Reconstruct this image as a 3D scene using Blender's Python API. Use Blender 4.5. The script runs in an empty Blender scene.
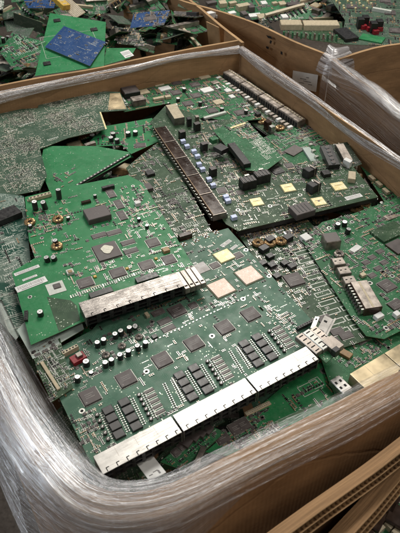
import bpy, math, random
from mathutils import Vector, Matrix
random.seed(7)
S = bpy.context.scene
COL = S.collection

# ---------------------------------------------------------------- camera
RIM = 0.90                      # height of the carton rims
HC = 0.78                       # camera above the rims
FPX = 605.0                     # focal length in photo pixels
TH = math.atan2(541.0, 605.0)   # pitch below the horizon
CAMP = Vector((0, 0, RIM + HC))
cam = bpy.data.cameras.new('camera')
cam.sensor_fit = 'VERTICAL'; cam.sensor_height = 36; cam.sensor_width = 27
cam.lens = 36 * FPX / 533.0
cam.clip_start = 0.02; cam.clip_end = 200
cam.dof.use_dof = True; cam.dof.focus_distance = 1.35; cam.dof.aperture_fstop = 12
camo = bpy.data.objects.new('camera', cam); COL.objects.link(camo)
camo.location = CAMP; camo.rotation_euler = (math.pi / 2 - TH, 0, 0)
S.camera = camo

# ---------------------------------------------------------------- light
W = bpy.data.worlds.new('World'); S.world = W; W.use_nodes = True
bgn = W.node_tree.nodes['Background']
bgn.inputs[0].default_value = (0.80, 0.90, 1.0, 1); bgn.inputs[1].default_value = 0.085
S.view_settings.view_transform = 'Standard'; S.view_settings.look = 'None'
S.view_settings.exposure = 0; S.view_settings.gamma = 1; S.view_settings.use_curve_mapping = False

def area(name, loc, aim, sx, sy, power, col):
    l = bpy.data.lights.new(name, 'AREA'); l.shape = 'RECTANGLE'; l.size = sx; l.size_y = sy
    l.energy = power; l.color = col
    o = bpy.data.objects.new(name, l); COL.objects.link(o); o.location = loc
    d = Vector(aim) - Vector(loc); o.rotation_euler = d.to_track_quat('-Z', 'Y').to_euler()
    return o
area('ceiling_lamp', (0.1, 3.1, 3.6), (0.0, 1.4, 0.9), 1.3, 1.6, 92, (1.0, 0.95, 0.87))
area('ceiling_lamp', (1.9, 0.9, 3.8), (0.2, 1.3, 0.9), 0.5, 0.9, 36, (1.0, 0.93, 0.84))
area('ceiling_lamp', (0.3, -1.3, 3.8), (0.3, 1.4, 0.8), 1.0, 0.6, 18, (1.0, 0.92, 0.80))
area('door_light', (-3.2, 0.4, 2.6), (-0.2, 1.0, 0.9), 0.9, 1.2, 40, (0.90, 0.95, 1.0))

# ---------------------------------------------------------------- pixel -> place
_F = Vector((0, math.cos(TH), -math.sin(TH))); _U = Vector((0, math.sin(TH), math.cos(TH))); _R = Vector((1, 0, 0))
def ray(u, v): return _F + _R * ((u - 200) / FPX) + _U * ((266.5 - v) / FPX)
def at(u, v, z):
    d = ray(u, v); return CAMP + d * ((z - CAMP.z) / d.z)
def hit(u, v, P, N):
    d = ray(u, v); return CAMP + d * ((P - CAMP).dot(N) / d.dot(N))

# ---------------------------------------------------------------- materials
def nmat(name):
    m = bpy.data.materials.new(name); m.use_nodes = True
    nt = m.node_tree; b = nt.nodes['Principled BSDF']
    return m, nt, b
class NT:
    def __init__(s, nt): s.nt = nt
    def n(s, t, **k):
        x = s.nt.nodes.new(t)
        for a, b in k.items(): setattr(x, a, b)
        return x
    def l(s, a, b): s.nt.links.new(a, b)
    def val(s, inp, v):
        if hasattr(v, 'is_linked') or isinstance(v, bpy.types.NodeSocket): s.l(v, inp)
        else: inp.default_value = v
    def math(s, op, a, b=0.0, c=0.0):
        x = s.n('ShaderNodeMath', operation=op)
        s.val(x.inputs[0], a); s.val(x.inputs[1], b); s.val(x.inputs[2], c)
        return x.outputs[0]
    def mix(s, f, a, b):
        x = s.n('ShaderNodeMix', data_type='RGBA')
        s.val(x.inputs[0], f); s.val(x.inputs[6], a); s.val(x.inputs[7], b)
        return x.outputs[2]
    def noise(s, vec, scale, detail=3, rough=.55):
        x = s.n('ShaderNodeTexNoise'); s.l(vec, x.inputs['Vector'])
        x.inputs['Scale'].default_value = scale; x.inputs['Detail'].default_value = detail; x.inputs['Roughness'].default_value = rough
        return x.outputs[0]
    def map(s, v, a, b, c=0., d=1.):
        x = s.n('ShaderNodeMapRange'); s.val(x.inputs[0], v)
        for i, q in enumerate((a, b, c, d)): x.inputs[i + 1].default_value = q
        return x.outputs[0]
    def scalevec(s, vec, sc):
        x = s.n('ShaderNodeMapping'); s.l(vec, x.inputs[0]); x.inputs['Scale'].default_value = sc
        return x.outputs[0]
    def bump(s, h, strength, dist, b):
        x = s.n('ShaderNodeBump'); x.inputs['Strength'].default_value = strength; x.inputs['Distance'].default_value = dist
        s.l(h, x.inputs['Height']); s.l(x.outputs[0], b.inputs['Normal'])
def c4(c): return (c[0], c[1], c[2], 1)

def plain(name, col, rough=.5, metal=0., var=.25, nscale=150., bump=0.):
    m, nt, b = nmat(name); N = NT(nt)
    tc = N.n('ShaderNodeTexCoord').outputs['Object']
    oi = N.n('ShaderNodeObjectInfo').outputs['Random']
    nz = N.noise(tc, nscale, 3)
    f = N.map(nz, .3, .7, 1 - var, 1 + var)
    f = N.math('MULTIPLY', f, N.map(oi, 0, 1, 1 - var * .5, 1 + var * .5))
    hs = N.n('ShaderNodeVectorMath', operation='SCALE'); hs.inputs[0].default_value = col; N.l(f, hs.inputs['Scale'])
    N.l(hs.outputs[0], b.inputs['Base Color'])
    b.inputs['Metallic'].default_value = metal
    N.l(N.map(nz, .3, .7, max(.05, rough - .1), rough + .1), b.inputs['Roughness'])
    if bump: N.bump(nz, bump, .001, b)
    return m

def pcb_mat(name, base, trace, amt=.6, pads=.35, padcol=(.40, .44, .36), rough=.38, freq=330.):
    m, nt, b = nmat(name); N = NT(nt)
    tc = N.n('ShaderNodeTexCoord').outputs['Object']
    sx = N.n('ShaderNodeSeparateXYZ'); N.l(tc, sx.inputs[0]); x, y = sx.outputs[0], sx.outputs[1]
    flat = N.n('ShaderNodeCombineXYZ'); N.l(x, flat.inputs[0]); N.l(y, flat.inputs[1]); fv = flat.outputs[0]
    vo = N.n('ShaderNodeTexVoronoi', distance='CHEBYCHEV'); N.l(fv, vo.inputs['Vector']); vo.inputs['Scale'].default_value = 40
    sc = N.n('ShaderNodeSeparateColor'); N.l(vo.outputs['Color'], sc.inputs[0]); r, g, bl = sc.outputs
    cxy = N.math('ADD', N.math('MULTIPLY', x, N.math('GREATER_THAN', r, .5)), N.math('MULTIPLY', y, N.math('LESS_THAN', r, .5)))
    dg = N.math('MULTIPLY', N.math('ADD', x, y), .7)
    isd = N.math('GREATER_THAN', g, .72)
    cc = N.math('ADD', N.math('MULTIPLY', cxy, N.math('SUBTRACT', 1, isd)), N.math('MULTIPLY', dg, isd))
    line = N.math('LESS_THAN', N.math('FRACT', N.math('MULTIPLY', cc, freq)), .42)
    gap = N.math('GREATER_THAN', N.noise(fv, 160, 2), .47)
    line = N.math('MULTIPLY', N.math('MULTIPLY', line, N.math('GREATER_THAN', bl, .42)), gap)
    pour = N.map(N.noise(fv, 16, 2), .46, .52, 0, .55)
    col = N.mix(pour, c4(base), c4([base[i] * .55 + trace[i] * .45 for i in range(3)]))
    col = N.mix(N.math('MULTIPLY', line, amt), col, c4(trace))
    # vias and pads
    v2 = N.n('ShaderNodeTexVoronoi', distance='CHEBYCHEV'); N.l(fv, v2.inputs['Vector']); v2.inputs['Scale'].default_value = 230
    s2 = N.n('ShaderNodeSeparateColor'); N.l(v2.outputs['Color'], s2.inputs[0])
    dot = N.math('MULTIPLY', N.math('LESS_THAN', v2.outputs['Distance'], .23), N.math('LESS_THAN', s2.outputs[0], pads))
    dot = N.math('MULTIPLY', dot, N.map(N.noise(fv, 32, 2), .46, .56))
    col = N.mix(N.math('MULTIPLY', dot, .85), col, c4(padcol))
    # dust and wear
    dust = N.map(N.noise(fv, 55, 5, .7), .5, .78, 0, .20)
    col = N.mix(dust, col, (.22, .23, .2, 1))
    N.l(col, b.inputs['Base Color'])
    N.l(N.math('ADD', N.map(N.noise(fv, 40, 4), .3, .7, rough - .1, rough + .14), N.math('MULTIPLY', dot, -.08)), b.inputs['Roughness'])
    N.l(N.math('MULTIPLY', dot, .5), b.inputs['Metallic'])
    b.inputs['Specular IOR Level'].default_value = .24
    N.bump(N.math('ADD', line, dot), .25, .0006, b)
    return m

M = {}
M['black'] = plain('black_plastic', (.018, .017, .017), .38, var=.4)
M['blacktop'] = plain('transformer_top', (.040, .038, .038), .42, var=.4, nscale=80)
M['chip'] = plain('chip_epoxy', (.080, .066, .064), .5, var=.25, nscale=60)
M['mark'] = plain('laser_mark', (.24, .22, .21), .6)
M['chipgrey'] = plain('grey_epoxy', (.12, .105, .098), .5, var=.2)
M['brown'] = plain('brown_plastic', (.045, .026, .018), .2, var=.45, nscale=35, bump=.2)
M['tan'] = plain('tan_ceramic', (.30, .19, .09), .5, var=.3)
M['silver'] = plain('solder', (.50, .50, .46), .32, .85, var=.3, nscale=300)
M['pins'] = plain('lead_frame', (.42, .42, .39), .4, .7, var=.3, nscale=300)
M['dulltin'] = plain('dull_metal', (.34, .30, .265), .42, .75, var=.4, nscale=60, bump=.3)
M['goldtin'] = plain('warm_metal', (.62, .51, .33), .36, .8, var=.12, nscale=30, bump=.2)
M['white'] = plain('white_print', (.52, .54, .49), .6, var=.12)
M['paper'] = plain('white_paper', (.68, .68, .66), .7, var=.1, nscale=50)
M['ink'] = plain('print_ink', (.20, .19, .19), .6)
M['cream'] = plain('cream_plastic', (.46, .39, .27), .45, var=.15)
M['copper'] = plain('copper_wire', (.40, .26, .13), .35, .7, var=.3, nscale=400)
M['red'] = plain('red_plastic', (.26, .014, .022), .35, var=.3)
M['bluewhite'] = plain('bluish_white_plastic', (.55, .62, .86), .4, var=.12)
def lid_mat(name, col, dirt):
    m, nt, b = nmat(name); N = NT(nt); tc = N.n('ShaderNodeTexCoord').outputs['Object']
    f = N.map(N.noise(tc, 95, 5, .65), .46, .62, 0, .55); g = N.map(N.noise(tc, 420, 3), .4, .7, .85, 1.1)
    hs = N.n('ShaderNodeVectorMath', operation='SCALE'); N.l(N.mix(f, c4(col), c4(dirt)), hs.inputs[0]); N.l(g, hs.inputs['Scale'])
    N.l(hs.outputs[0], b.inputs['Base Color']); b.inputs['Roughness'].default_value = .42; b.inputs['Metallic'].default_value = .15
    N.bump(f, .3, .0008, b); return m
M['gold'] = lid_mat('gold_lid', (.80, .68, .34), (.88, .84, .66))
M['pink'] = lid_mat('copper_lid', (.62, .47, .39), (.74, .66, .60))
M['can'] = plain('can_top', (.84, .84, .82), .4, .55, var=.15, nscale=300)
M['yellow'] = plain('yellow_plastic', (.50, .32, .05), .4)
M['fr4'] = plain('laminate_edge', (.10, .12, .06), .6, var=.3)
M['joint'] = plain('solder_joint', (.50, .48, .40), .5, .15, var=.3, nscale=200)
M['hole'] = plain('drill_hole', (.008, .008, .008), .8)

# brushed and stained tin with long streaks
def streak_metal(name, col, lo, hi, dk=.45, bs=.5):
    m, nt, b = nmat(name); N = NT(nt)
    tc = N.n('ShaderNodeTexCoord').outputs['Object']
    st = N.noise(N.scalevec(tc, (25, 500, 100)), 1, 4, .65)
    bl = N.noise(tc, 45, 4, .6)
    N.l(N.mix(N.map(bl, .35, .68), c4([q * dk for q in col]), c4(col)), b.inputs['Base Color'])
    b.inputs['Metallic'].default_value = .92
    N.l(N.map(st, .3, .7, lo, hi), b.inputs['Roughness'])
    N.bump(st, bs, .0012, b)
    return m
M['tin'] = streak_metal('tin_plate', (.50, .485, .46), .30, .50, .74, .16)
M['streak'] = streak_metal('streaked_metal', (.33, .305, .285), .14, .50)

M['pcb_teal'] = pcb_mat('board_teal', (.052, .132, .086), (.12, .235, .165), .5, .25, rough=.42)
M['pcb_green'] = pcb_mat('board_bright_green', (.020, .172, .060), (.055, .26, .11), .4, .10, rough=.40)
M['pcb_dark'] = pcb_mat('board_dark_green', (.022, .056, .026), (.07, .125, .065), .6, .55, rough=.40)
M['pcb_mid'] = pcb_mat('board_mid_green', (.018, .105, .040), (.06, .21, .10), .7, .45)
M['pcb_black'] = pcb_mat('board_black_green', (.014, .026, .016), (.04, .065, .04), .6, .4)
M['pcb_solder'] = pcb_mat('board_solder_side', (.045, .085, .055), (.10, .15, .11), .6, .75, (.36, .36, .30))
M['pcb_blue'] = pcb_mat('board_blue', (.012, .048, .15), (.04, .09, .22), .4, .25)
M['pcb_pale'] = pcb_mat('board_pale', (.42, .48, .45), (.30, .40, .34), .3, .2)
M['pcb_lines'] = pcb_mat('board_white_tracks', (.008, .060, .040), (.42, .48, .42), .75, .4, freq=210)

def cardboard(name, col):
    m, nt, b = nmat(name); N = NT(nt)
    uv = N.n('ShaderNodeTexCoord').outputs['UV']
    big = N.noise(uv, 7, 5, .6); fib = N.noise(N.scalevec(uv, (60, 600, 1)), 1, 3, .6)
    wv = N.n('ShaderNodeTexWave'); N.l(uv, wv.inputs['Vector']); wv.inputs['Scale'].default_value = 38; wv.inputs['Distortion'].default_value = .6
    f = N.math('ADD', N.map(big, .3, .7, .62, 1.12), N.map(fib, .3, .7, -.10, .10))
    f = N.math('ADD', f, N.map(wv.outputs['Fac'], 0, 1, -.006, .006))
    hs = N.n('ShaderNodeVectorMath', operation='SCALE'); hs.inputs[0].default_value = col; N.l(f, hs.inputs['Scale'])
    wv2 = N.n('ShaderNodeTexNoise'); N.l(uv, wv2.inputs['Vector']); wv2.inputs['Scale'].default_value = 11; wv2.inputs['Detail'].default_value = 4
    ad = N.n('ShaderNodeVectorMath', operation='MULTIPLY_ADD'); N.l(wv2.outputs['Color'], ad.inputs[0]); ad.inputs[1].default_value = (.04, .04, 0); N.l(uv, ad.inputs[2])
    cr = N.n('ShaderNodeTexVoronoi', feature='DISTANCE_TO_EDGE'); N.l(ad.outputs[0], cr.inputs['Vector']); cr.inputs['Scale'].default_value = 2.6
    crease = N.map(cr.outputs['Distance'], 0, .012, 1, 0)
    scuff = N.map(N.noise(N.scalevec(uv, (14, 40, 1)), 1, 6, .75), .58, .72, 0, .5)
    stain = N.map(N.noise(uv, 4.5, 4, .6), .55, .70, 0, .45)
    cc = N.mix(scuff, hs.outputs[0], c4([min(.6, q * 1.55 + .03) for q in col]))
    cc = N.mix(stain, cc, c4([q * .45 for q in col]))
    cc = N.mix(N.math('MULTIPLY', crease, .22), cc, c4([q * .5 for q in col]))
    N.l(cc, b.inputs['Base Color'])
    b.inputs['Roughness'].default_value = .75; b.inputs['Specular IOR Level'].default_value = .25
    N.bump(N.math('ADD', N.math('MULTIPLY', wv.outputs['Fac'], .35), N.math('ADD', N.math('MULTIPLY', big, 6), N.math('MULTIPLY', crease, -1.2))), .3, .0018, b)
    return m
M['card'] = cardboard('cardboard', (.37, .22, .11))
M['cardedge'] = cardboard('cardboard_edge', (.44, .28, .145))  # lighter cardboard; on wall tops it paints in the rim highlight

def film_mat(name, lo, hi, tint=(.80, .80, .84), gloss=.40, fade=0.):
    m, nt, b = nmat(name); N = NT(nt)
    uv = N.n('ShaderNodeTexCoord').outputs['UV']
    wob = N.n('ShaderNodeTexNoise'); N.l(uv, wob.inputs['Vector']); wob.inputs['Scale'].default_value = 9
    ad = N.n('ShaderNodeVectorMath', operation='MULTIPLY_ADD'); N.l(wob.outputs['Color'], ad.inputs[0]); ad.inputs[1].default_value = (.007, .007, 0); N.l(uv, ad.inputs[2])
    v = ad.outputs[0]
    s1 = N.noise(N.scalevec(v, (3.5, 640, 1)), 1, 4, .65)
    s2 = N.noise(N.scalevec(v, (4, 130, 1)), 1, 3, .6)
    s3 = N.noise(N.scalevec(v, (9, 26, 1)), 1, 2, .5)
    s = N.math('ADD', N.math('ADD', N.math('MULTIPLY', s1, .58), N.math('MULTIPLY', s2, .30)), N.math('MULTIPLY', s3, .12))
    al = N.map(s, .42, .60, lo, hi)
    gf = N.map(s1, .38, .62, .03, gloss * 1.15)
    if fade:
        ux = N.n('ShaderNodeSeparateXYZ'); N.l(uv, ux.inputs[0]); fd = N.map(ux.outputs[0], 0., fade)
        al = N.math('MULTIPLY', al, fd); gf = N.math('MULTIPLY', gf, fd)
    N.l(N.mix(N.map(s1, .35, .62), c4([q * .55 for q in tint]), c4(tint)), b.inputs['Base Color'])
    N.l(N.map(s2, .3, .7, .10, .30), b.inputs['Roughness'])
    b.inputs['Specular IOR Level'].default_value = .9
    bp = N.n('ShaderNodeBump'); bp.inputs['Strength'].default_value = 1; bp.inputs['Distance'].default_value = .0035; N.l(s, bp.inputs['Height']); N.l(bp.outputs[0], b.inputs['Normal'])
    tr = N.n('ShaderNodeBsdfTransparent'); m1 = N.n('ShaderNodeMixShader'); N.l(al, m1.inputs[0]); N.l(tr.outputs[0], m1.inputs[1]); N.l(b.outputs[0], m1.inputs[2])
    gl = N.n('ShaderNodeBsdfGlossy'); gl.inputs['Roughness'].default_value = .16; gl.inputs['Color'].default_value = (.95, .97, 1, 1); N.l(bp.outputs[0], gl.inputs['Normal'])
    m2 = N.n('ShaderNodeMixShader'); N.l(gf, m2.inputs[0]); N.l(m1.outputs[0], m2.inputs[1]); N.l(gl.outputs[0], m2.inputs[2])
    N.l(m2.outputs[0], nt.nodes['Material Output'].inputs['Surface'])
    return m
M['film'] = film_mat('stretch_film', .015, .40, gloss=.34, fade=.26)
M['filmthick'] = film_mat('stretch_film_bunched', .10, .85, (.68, .64, .64), .25)
M['filmthin'] = film_mat('stretch_film_single', .0, .22, gloss=.20)
M['filmfaint'] = film_mat('stretch_film_taut', .0, .14, gloss=.17)
M['filmveil'] = film_mat('stretch_film_draped', .02, .42, (.78, .70, .66), gloss=.34)
M['filmfade'] = film_mat('stretch_film_loose', .0, .20, gloss=.20, fade=.28)

def floor_mat():
    m, nt, b = nmat('concrete_floor'); N = NT(nt)
    tc = N.n('ShaderNodeTexCoord').outputs['Object']
    a = N.noise(tc, 3, 6, .65); c = N.noise(tc, 60, 4, .6)
    N.l(N.mix(N.math('MULTIPLY', N.map(a, .3, .7), N.map(c, .3, .7)), (.09, .070, .055, 1), (.26, .22, .18, 1)), b.inputs['Base Color'])
    b.inputs['Roughness'].default_value = .7
    N.bump(c, .4, .004, b)
    return m
M['floor'] = floor_mat()

# ---------------------------------------------------------------- mesh builder
class MB:
    def __init__(s): s.v = []; s.f = []; s.m = []; s.mats = []; s.uv = {}
    def mi(s, k):
        if k not in s.mats: s.mats.append(k)
        return s.mats.index(k)
    def box(s, cx, cy, z, w, d, h, mat, r=0., ch=0., top=None, bottom=False):
        ca, sa = math.cos(r), math.sin(r); b = len(s.v); k = s.mi(mat)
        def ring(hw, hd, zz):
            for px, py in ((-hw, -hd), (hw, -hd), (hw, hd), (-hw, hd)):
                s.v.append((cx + px * ca - py * sa, cy + px * sa + py * ca, zz))
        ring(w / 2, d / 2, z)
        if ch: ring(w / 2, d / 2, z + h - ch); ring(w / 2 - ch, d / 2 - ch, z + h); n = 3
        else: ring(w / 2, d / 2, z + h); n = 2
        for q in range(n - 1):
            o = b + 4 * q
            for i in range(4):
                j = (i + 1) % 4; s.f.append((o + i, o + j, o + 4 + j, o + 4 + i)); s.m.append(k)
        o = b + 4 * (n - 1); s.f.append((o, o + 1, o + 2, o + 3)); s.m.append(s.mi(top) if top else k)
        if bottom: s.f.append((b + 3, b + 2, b + 1, b)); s.m.append(k)
    def quad(s, cx, cy, z, w, d, mat, r=0.):
        ca, sa = math.cos(r), math.sin(r); b = len(s.v)
        for px, py in ((-w / 2, -d / 2), (w / 2, -d / 2), (w / 2, d / 2), (-w / 2, d / 2)):
            s.v.append((cx + px * ca - py * sa, cy + px * sa + py * ca, z))
        s.f.append((b, b + 1, b + 2, b + 3)); s.m.append(s.mi(mat))
    def cyl(s, cx, cy, z, r, h, mat, top=None, n=14, ch=0.):
        b = len(s.v); k = s.mi(mat); kt = s.mi(top or mat)
        rings = [(r, z), (r, z + h - ch)] + ([(r - ch, z + h)] if ch else [])
        for rr, zz in rings:
            for i in range(n):
                a = 2 * math.pi * i / n; s.v.append((cx + rr * math.cos(a), cy + rr * math.sin(a), zz))
        for q in range(len(rings) - 1):
            for i in range(n):
                j = (i + 1) % n; s.f.append((b + q * n + i, b + q * n + j, b + q * n + n + j, b + q * n + n + i)); s.m.append(k)
        o = b + (len(rings) - 1) * n
        s.f.append(tuple(range(o, o + n))); s.m.append(kt)
    def ring(s, cx, cy, z, r0, r1, mat, n=12):
        b = len(s.v); k = s.mi(mat)
        for i in range(n):
            a = 2 * math.pi * i / n
            s.v.append((cx + r0 * math.cos(a), cy + r0 * math.sin(a), z)); s.v.append((cx + r1 * math.cos(a), cy + r1 * math.sin(a), z))
        for i in range(n):
            j = (i + 1) % n; s.f.append((b + 2 * i, b + 2 * i + 1, b + 2 * j + 1, b + 2 * j)); s.m.append(k)
    def disc(s, cx, cy, z, r, mat, n=12):
        b = len(s.v)
        for i in range(n):
            a = 2 * math.pi * i / n; s.v.append((cx + r * math.cos(a), cy + r * math.sin(a), z))
        s.f.append(tuple(range(b, b + n))); s.m.append(s.mi(mat))
    def torus(s, cx, cy, z, R, r, mat, n=18, k=7, wob=.12):
        b = len(s.v); mi = s.mi(mat)
        for i in range(n):
            a = 2 * math.pi * i / n
            for j in range(k):
                t = 2 * math.pi * j / k; rr = r * (1 + wob * (1 if i % 2 else -1))
                q = R + rr * math.cos(t); s.v.append((cx + q * math.cos(a), cy + q * math.sin(a), z + r + rr * math.sin(t)))
        for i in range(n):
            for j in range(k):
                i2, j2 = (i + 1) % n, (j + 1) % k
                s.f.append((b + i * k + j, b + i2 * k + j, b + i2 * k + j2, b + i * k + j2)); s.m.append(mi)
    def prism(s, poly, z0, z1, mat, side):
        b = len(s.v); n = len(poly)
        ar = sum(poly[i][0] * poly[(i + 1) % n][1] - poly[(i + 1) % n][0] * poly[i][1] for i in range(n))
        if ar < 0: poly = poly[::-1]
        for zz in (z0, z1):
            for p in poly: s.v.append((p[0], p[1], zz))
        s.f.append(tuple(range(b + n, b + 2 * n))); s.m.append(s.mi(mat))
        s.f.append(tuple(reversed(range(b, b + n)))); s.m.append(s.mi(mat))
        for i in range(n):
            j = (i + 1) % n; s.f.append((b + i, b + j, b + n + j, b + n + i)); s.m.append(s.mi(side))
    def build(s, name, parent=None, smooth=False):
        me = bpy.data.meshes.new(name); me.from_pydata(s.v, [], s.f)
        for k in s.mats: me.materials.append(M[k])
        me.polygons.foreach_set('material_index', s.m)
        if smooth: me.polygons.foreach_set('use_smooth', [True] * len(s.f))
        if s.uv:
            u = me.uv_layers.new(name='UVMap')
            for lp in me.loops: u.data[lp.index].uv = s.uv.get(lp.vertex_index, (0, 0))
        me.update()
        o = bpy.data.objects.new(name, me); COL.objects.link(o)
        if parent: o.parent = parent
        return o
def empty(name, label, cat, mw, group=None):
    o = bpy.data.objects.new(name, None); COL.objects.link(o)
    o.location = mw.to_translation(); o.rotation_euler = mw.to_euler(); o.empty_display_size = .05
    o['label'] = label; o['category'] = cat
    if group: o['group'] = group
    return o
def tag(o, label, cat, group=None):
    o['label'] = label; o['category'] = cat
    if group: o['group'] = group
    return o
def share(o, name, parent, loc=(0, 0, 0), rz=0.):
    c = bpy.data.objects.new(name, o.data); COL.objects.link(c); c.parent = parent; c.location = loc; c.rotation_euler = (0, 0, rz)
    return c

def inside(p, poly):
    r = False; n = len(poly)
    for i in range(n):
        a, b = poly[i], poly[i - 1]
        if (a[1] > p[1]) != (b[1] > p[1]) and p[0] < (b[0] - a[0]) * (p[1] - a[1]) / (b[1] - a[1]) + a[0]: r = not r
    return r

MESHC = {}
def cached(key, fn):
    if key not in MESHC:
        mb = MB(); fn(mb)
        me = bpy.data.meshes.new(key[0]); me.from_pydata(mb.v, [], mb.f)
        for k in mb.mats: me.materials.append(M[k])
        me.polygons.foreach_set('material_index', mb.m); me.update(); MESHC[key] = me
    return MESHC[key]

# ---------------------------------------------------------------- boards
T = .0016
class Board:
    """A circuit board lying on the plane through pixel o at height z; its local x runs towards pixel xp."""
    def __init__(s, label, outline, o, xp, z, slope=(0, 0), mat='pcb_mid', group=None, on=None, name='circuit_board', cat='circuit board'):
        s.N = Vector((-slope[0], -slope[1], 1)).normalized()
        s.O = at(o[0], o[1], z)
        if on: s.N = on[0].N.copy(); s.O = hit(o[0], o[1], on[0].O + s.N * on[1], s.N)
        X = (hit(xp[0], xp[1], s.O, s.N) - s.O).normalized(); Y = s.N.cross(X)
        s.X, s.Y = X, Y
        mw = Matrix((X, Y, s.N)).transposed().to_4x4(); mw.translation = s.O
        s.root = empty(name, label, cat, mw, group)
        s.poly = [s.L(*p) for p in outline]
        mb = MB(); mb.prism(s.poly, -T, 0, mat, 'fr4'); s.pcb = mb.build('board_panel', s.root)
        s.avoid = []
        s.sm = MB(); s.rng = random.Random(int(o[0] * 31 + o[1] * 7))
        s.hw = MB()
    def L(s, u, v, up=0.):
        d = hit(u, v, s.O + s.N * up, s.N) - s.O
        return (d.dot(s.X), d.dot(s.Y))
    def size(s, c):      # four pixel corners: back-left, back-right, front-right, front-left -> centre, w, d
        q = [Vector(s.L(*p)) for p in c]
        ctr = sum(q, Vector((0, 0))) / 4
        return ctr, ((q[1] - q[0]).length + (q[2] - q[3]).length) / 2, ((q[3] - q[0]).length + (q[2] - q[1]).length) / 2
    def part(s, name, me, x, y, z=0., r=0., parent=None):
        o = bpy.data.objects.new(name, me); COL.objects.link(o); o.parent = parent or s.root
        o.location = (x, y, z); o.rotation_euler = (0, 0, r); return o
    def block(s, p, w, d, h, mat, name='chip', r=0., top=None, ch=.0005, loc=False, z=0., up=None):
        x, y = p if loc else s.L(p[0], p[1], h if up is None else up)
        k = (name, round(w, 4), round(d, 4), round(h, 4), mat, top, ch)
        me = cached(k, lambda mb: mb.box(0, 0, 0, w, d, h, mat, ch=ch, top=top, bottom=True))
        s.avoid.append((x, y, max(w, d) * .5 if r else w / 2 + .0015, max(w, d) * .5 if r else d / 2 + .0015))
        return s.part(name, me, x, y, z + .0002, r)
    def chip(s, p, w, d, h=.0022, pins='q', mat='chip', r=0., loc=False, mark=True, n=None, name='chip'):
        """Epoxy package with a row of metal leads (q: four sides, x: on the two short sides' edges along x, y: along y)."""
        x, y = p if loc else s.L(p[0], p[1], h)
        me = cached((name, round(w, 4), round(d, 4), round(h, 4), mat, mark), lambda mb: (
            mb.box(0, 0, .0004, w, d, h - .0004, mat, ch=.0004, bottom=True),
            mark and ([mb.quad(-w * .24 + i * w * .075, d * (.14 - j * .13), h + .0002, w * .052, d * .06, 'mark') for j in range(3) for i in range(7 - 2 * (j % 2))],
                      mb.disc(-w * .36, -d * .36, h + .0002, min(w, d) * .05, 'mark', 8))))
        o = s.part(name, me, x, y, 0, r)
        if pins:
            def mk(mb):
                L = .0022; pit = .0016 if min(w, d) > .012 else .0013
                if pins in 'qx':
                    k = max(3, int(w / pit))
                    for i in range(k):
                        q = -w / 2 + w * (i + .5) / k
                        for sg in (-1, 1): mb.box(q, sg * (d / 2 + L / 2 - .0003), 0, w / k * .55, L, .0007, 'pins')
                if pins in 'qy':
                    k = max(3, int(d / pit))
                    for i in range(k):
                        q = -d / 2 + d * (i + .5) / k
                        for sg in (-1, 1): mb.box(sg * (w / 2 + L / 2 - .0003), q, 0, L, d / k * .55, .0007, 'pins')
            pm = cached(('lead_frame', round(w, 4), round(d, 4), pins), mk)
            po = s.part('lead_frame', pm, 0, 0, .0001, 0, o)
        e = .004
        s.avoid.append((x, y, w / 2 + e, d / 2 + e))
        return o
    def cap(s, p, r=.0045, h=.011, mat='black'):
        x, y = s.L(p[0], p[1], h)
        me = cached(('capacitor', r, h, mat), lambda mb: (mb.cyl(0, 0, 0, r, h, mat, 'can', 14, r * .14), mb.box(0, 0, h + .00005, r * 1.3, r * .12, .0001, 'chipgrey'), mb.box(0, 0, h + .00005, r * .12, r * 1.3, .0001, 'chipgrey')))
        s.avoid.append((x, y, r, r)); o = s.part('capacitor', me, x, y, 0, 0)
        lean = .05 if s.rng.random() < .85 else .28; o.rotation_euler = (s.rng.gauss(0, lean), s.rng.gauss(0, lean), s.rng.random() * .8); return o
    def coil(s, p, R=.006, r=.003, mat='copper'):
        x, y = s.L(p[0], p[1], r)
        me = cached(('coil', R, r, mat), lambda mb: (mb.torus(0, 0, 0, R, r, mat), mb.cyl(0, 0, 0, R - r * .6, r * .8, 'black', n=10)))
        s.avoid.append((x, y, R + r, R + r)); return s.part('coil', me, x, y, 0, s.rng.random() * 3)
    def hole(s, p, r=.0028):
        x, y = s.L(*p); s.hw.ring(x, y, .0003, r, r * 1.9, 'silver'); s.hw.disc(x, y, .0003, r, 'hole'); s.avoid.append((x, y, r * 2, r * 2))
    def sticker(s, p, w, d, r=0., bars=True):
        x, y = s.L(*p)
        def mk(mb):
            mb.box(0, 0, 0, w, d, .0003, 'paper')
            if bars:
                rr = random.Random(5); q = -w * .42
                while q < w * .42:
                    t = rr.choice((.0006, .001, .0015)); mb.quad(q, d * .1, .0005, t * .6, d * .45, 'ink'); q += t + .0012
                mb.quad(0, -d * .32, .0005, w * .7, d * .08, 'ink')
        me = cached(('sticker', round(w, 4), round(d, 4), bars), mk)
        s.avoid.append((x, y, w / 2, d / 2)); return s.part('sticker', me, x, y, .0004, r)
    def header(s, p, n, rows=1, pitch=.004, r=0., mat='black', h=.008, name='pin_header', hole=True):
        x, y = s.L(p[0], p[1], h); w, d = n * pitch, rows * pitch + .001
        def mk(mb):
            mb.box(0, 0, 0, w, d, h, mat, ch=.0004)
            for i in range(n):
                for j in range(rows):
                    mb.quad(-w / 2 + pitch * (i + .5), -rows * pitch / 2 + pitch * (j + .5), h + .0002, pitch * .5, pitch * .5, 'hole' if hole else 'pins')
        me = cached((name, n, rows, pitch, mat, h), mk)
        s.avoid.append((x, y, w / 2, w / 2 if r else d / 2)); return s.part(name, me, x, y, .0002, r)
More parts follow.
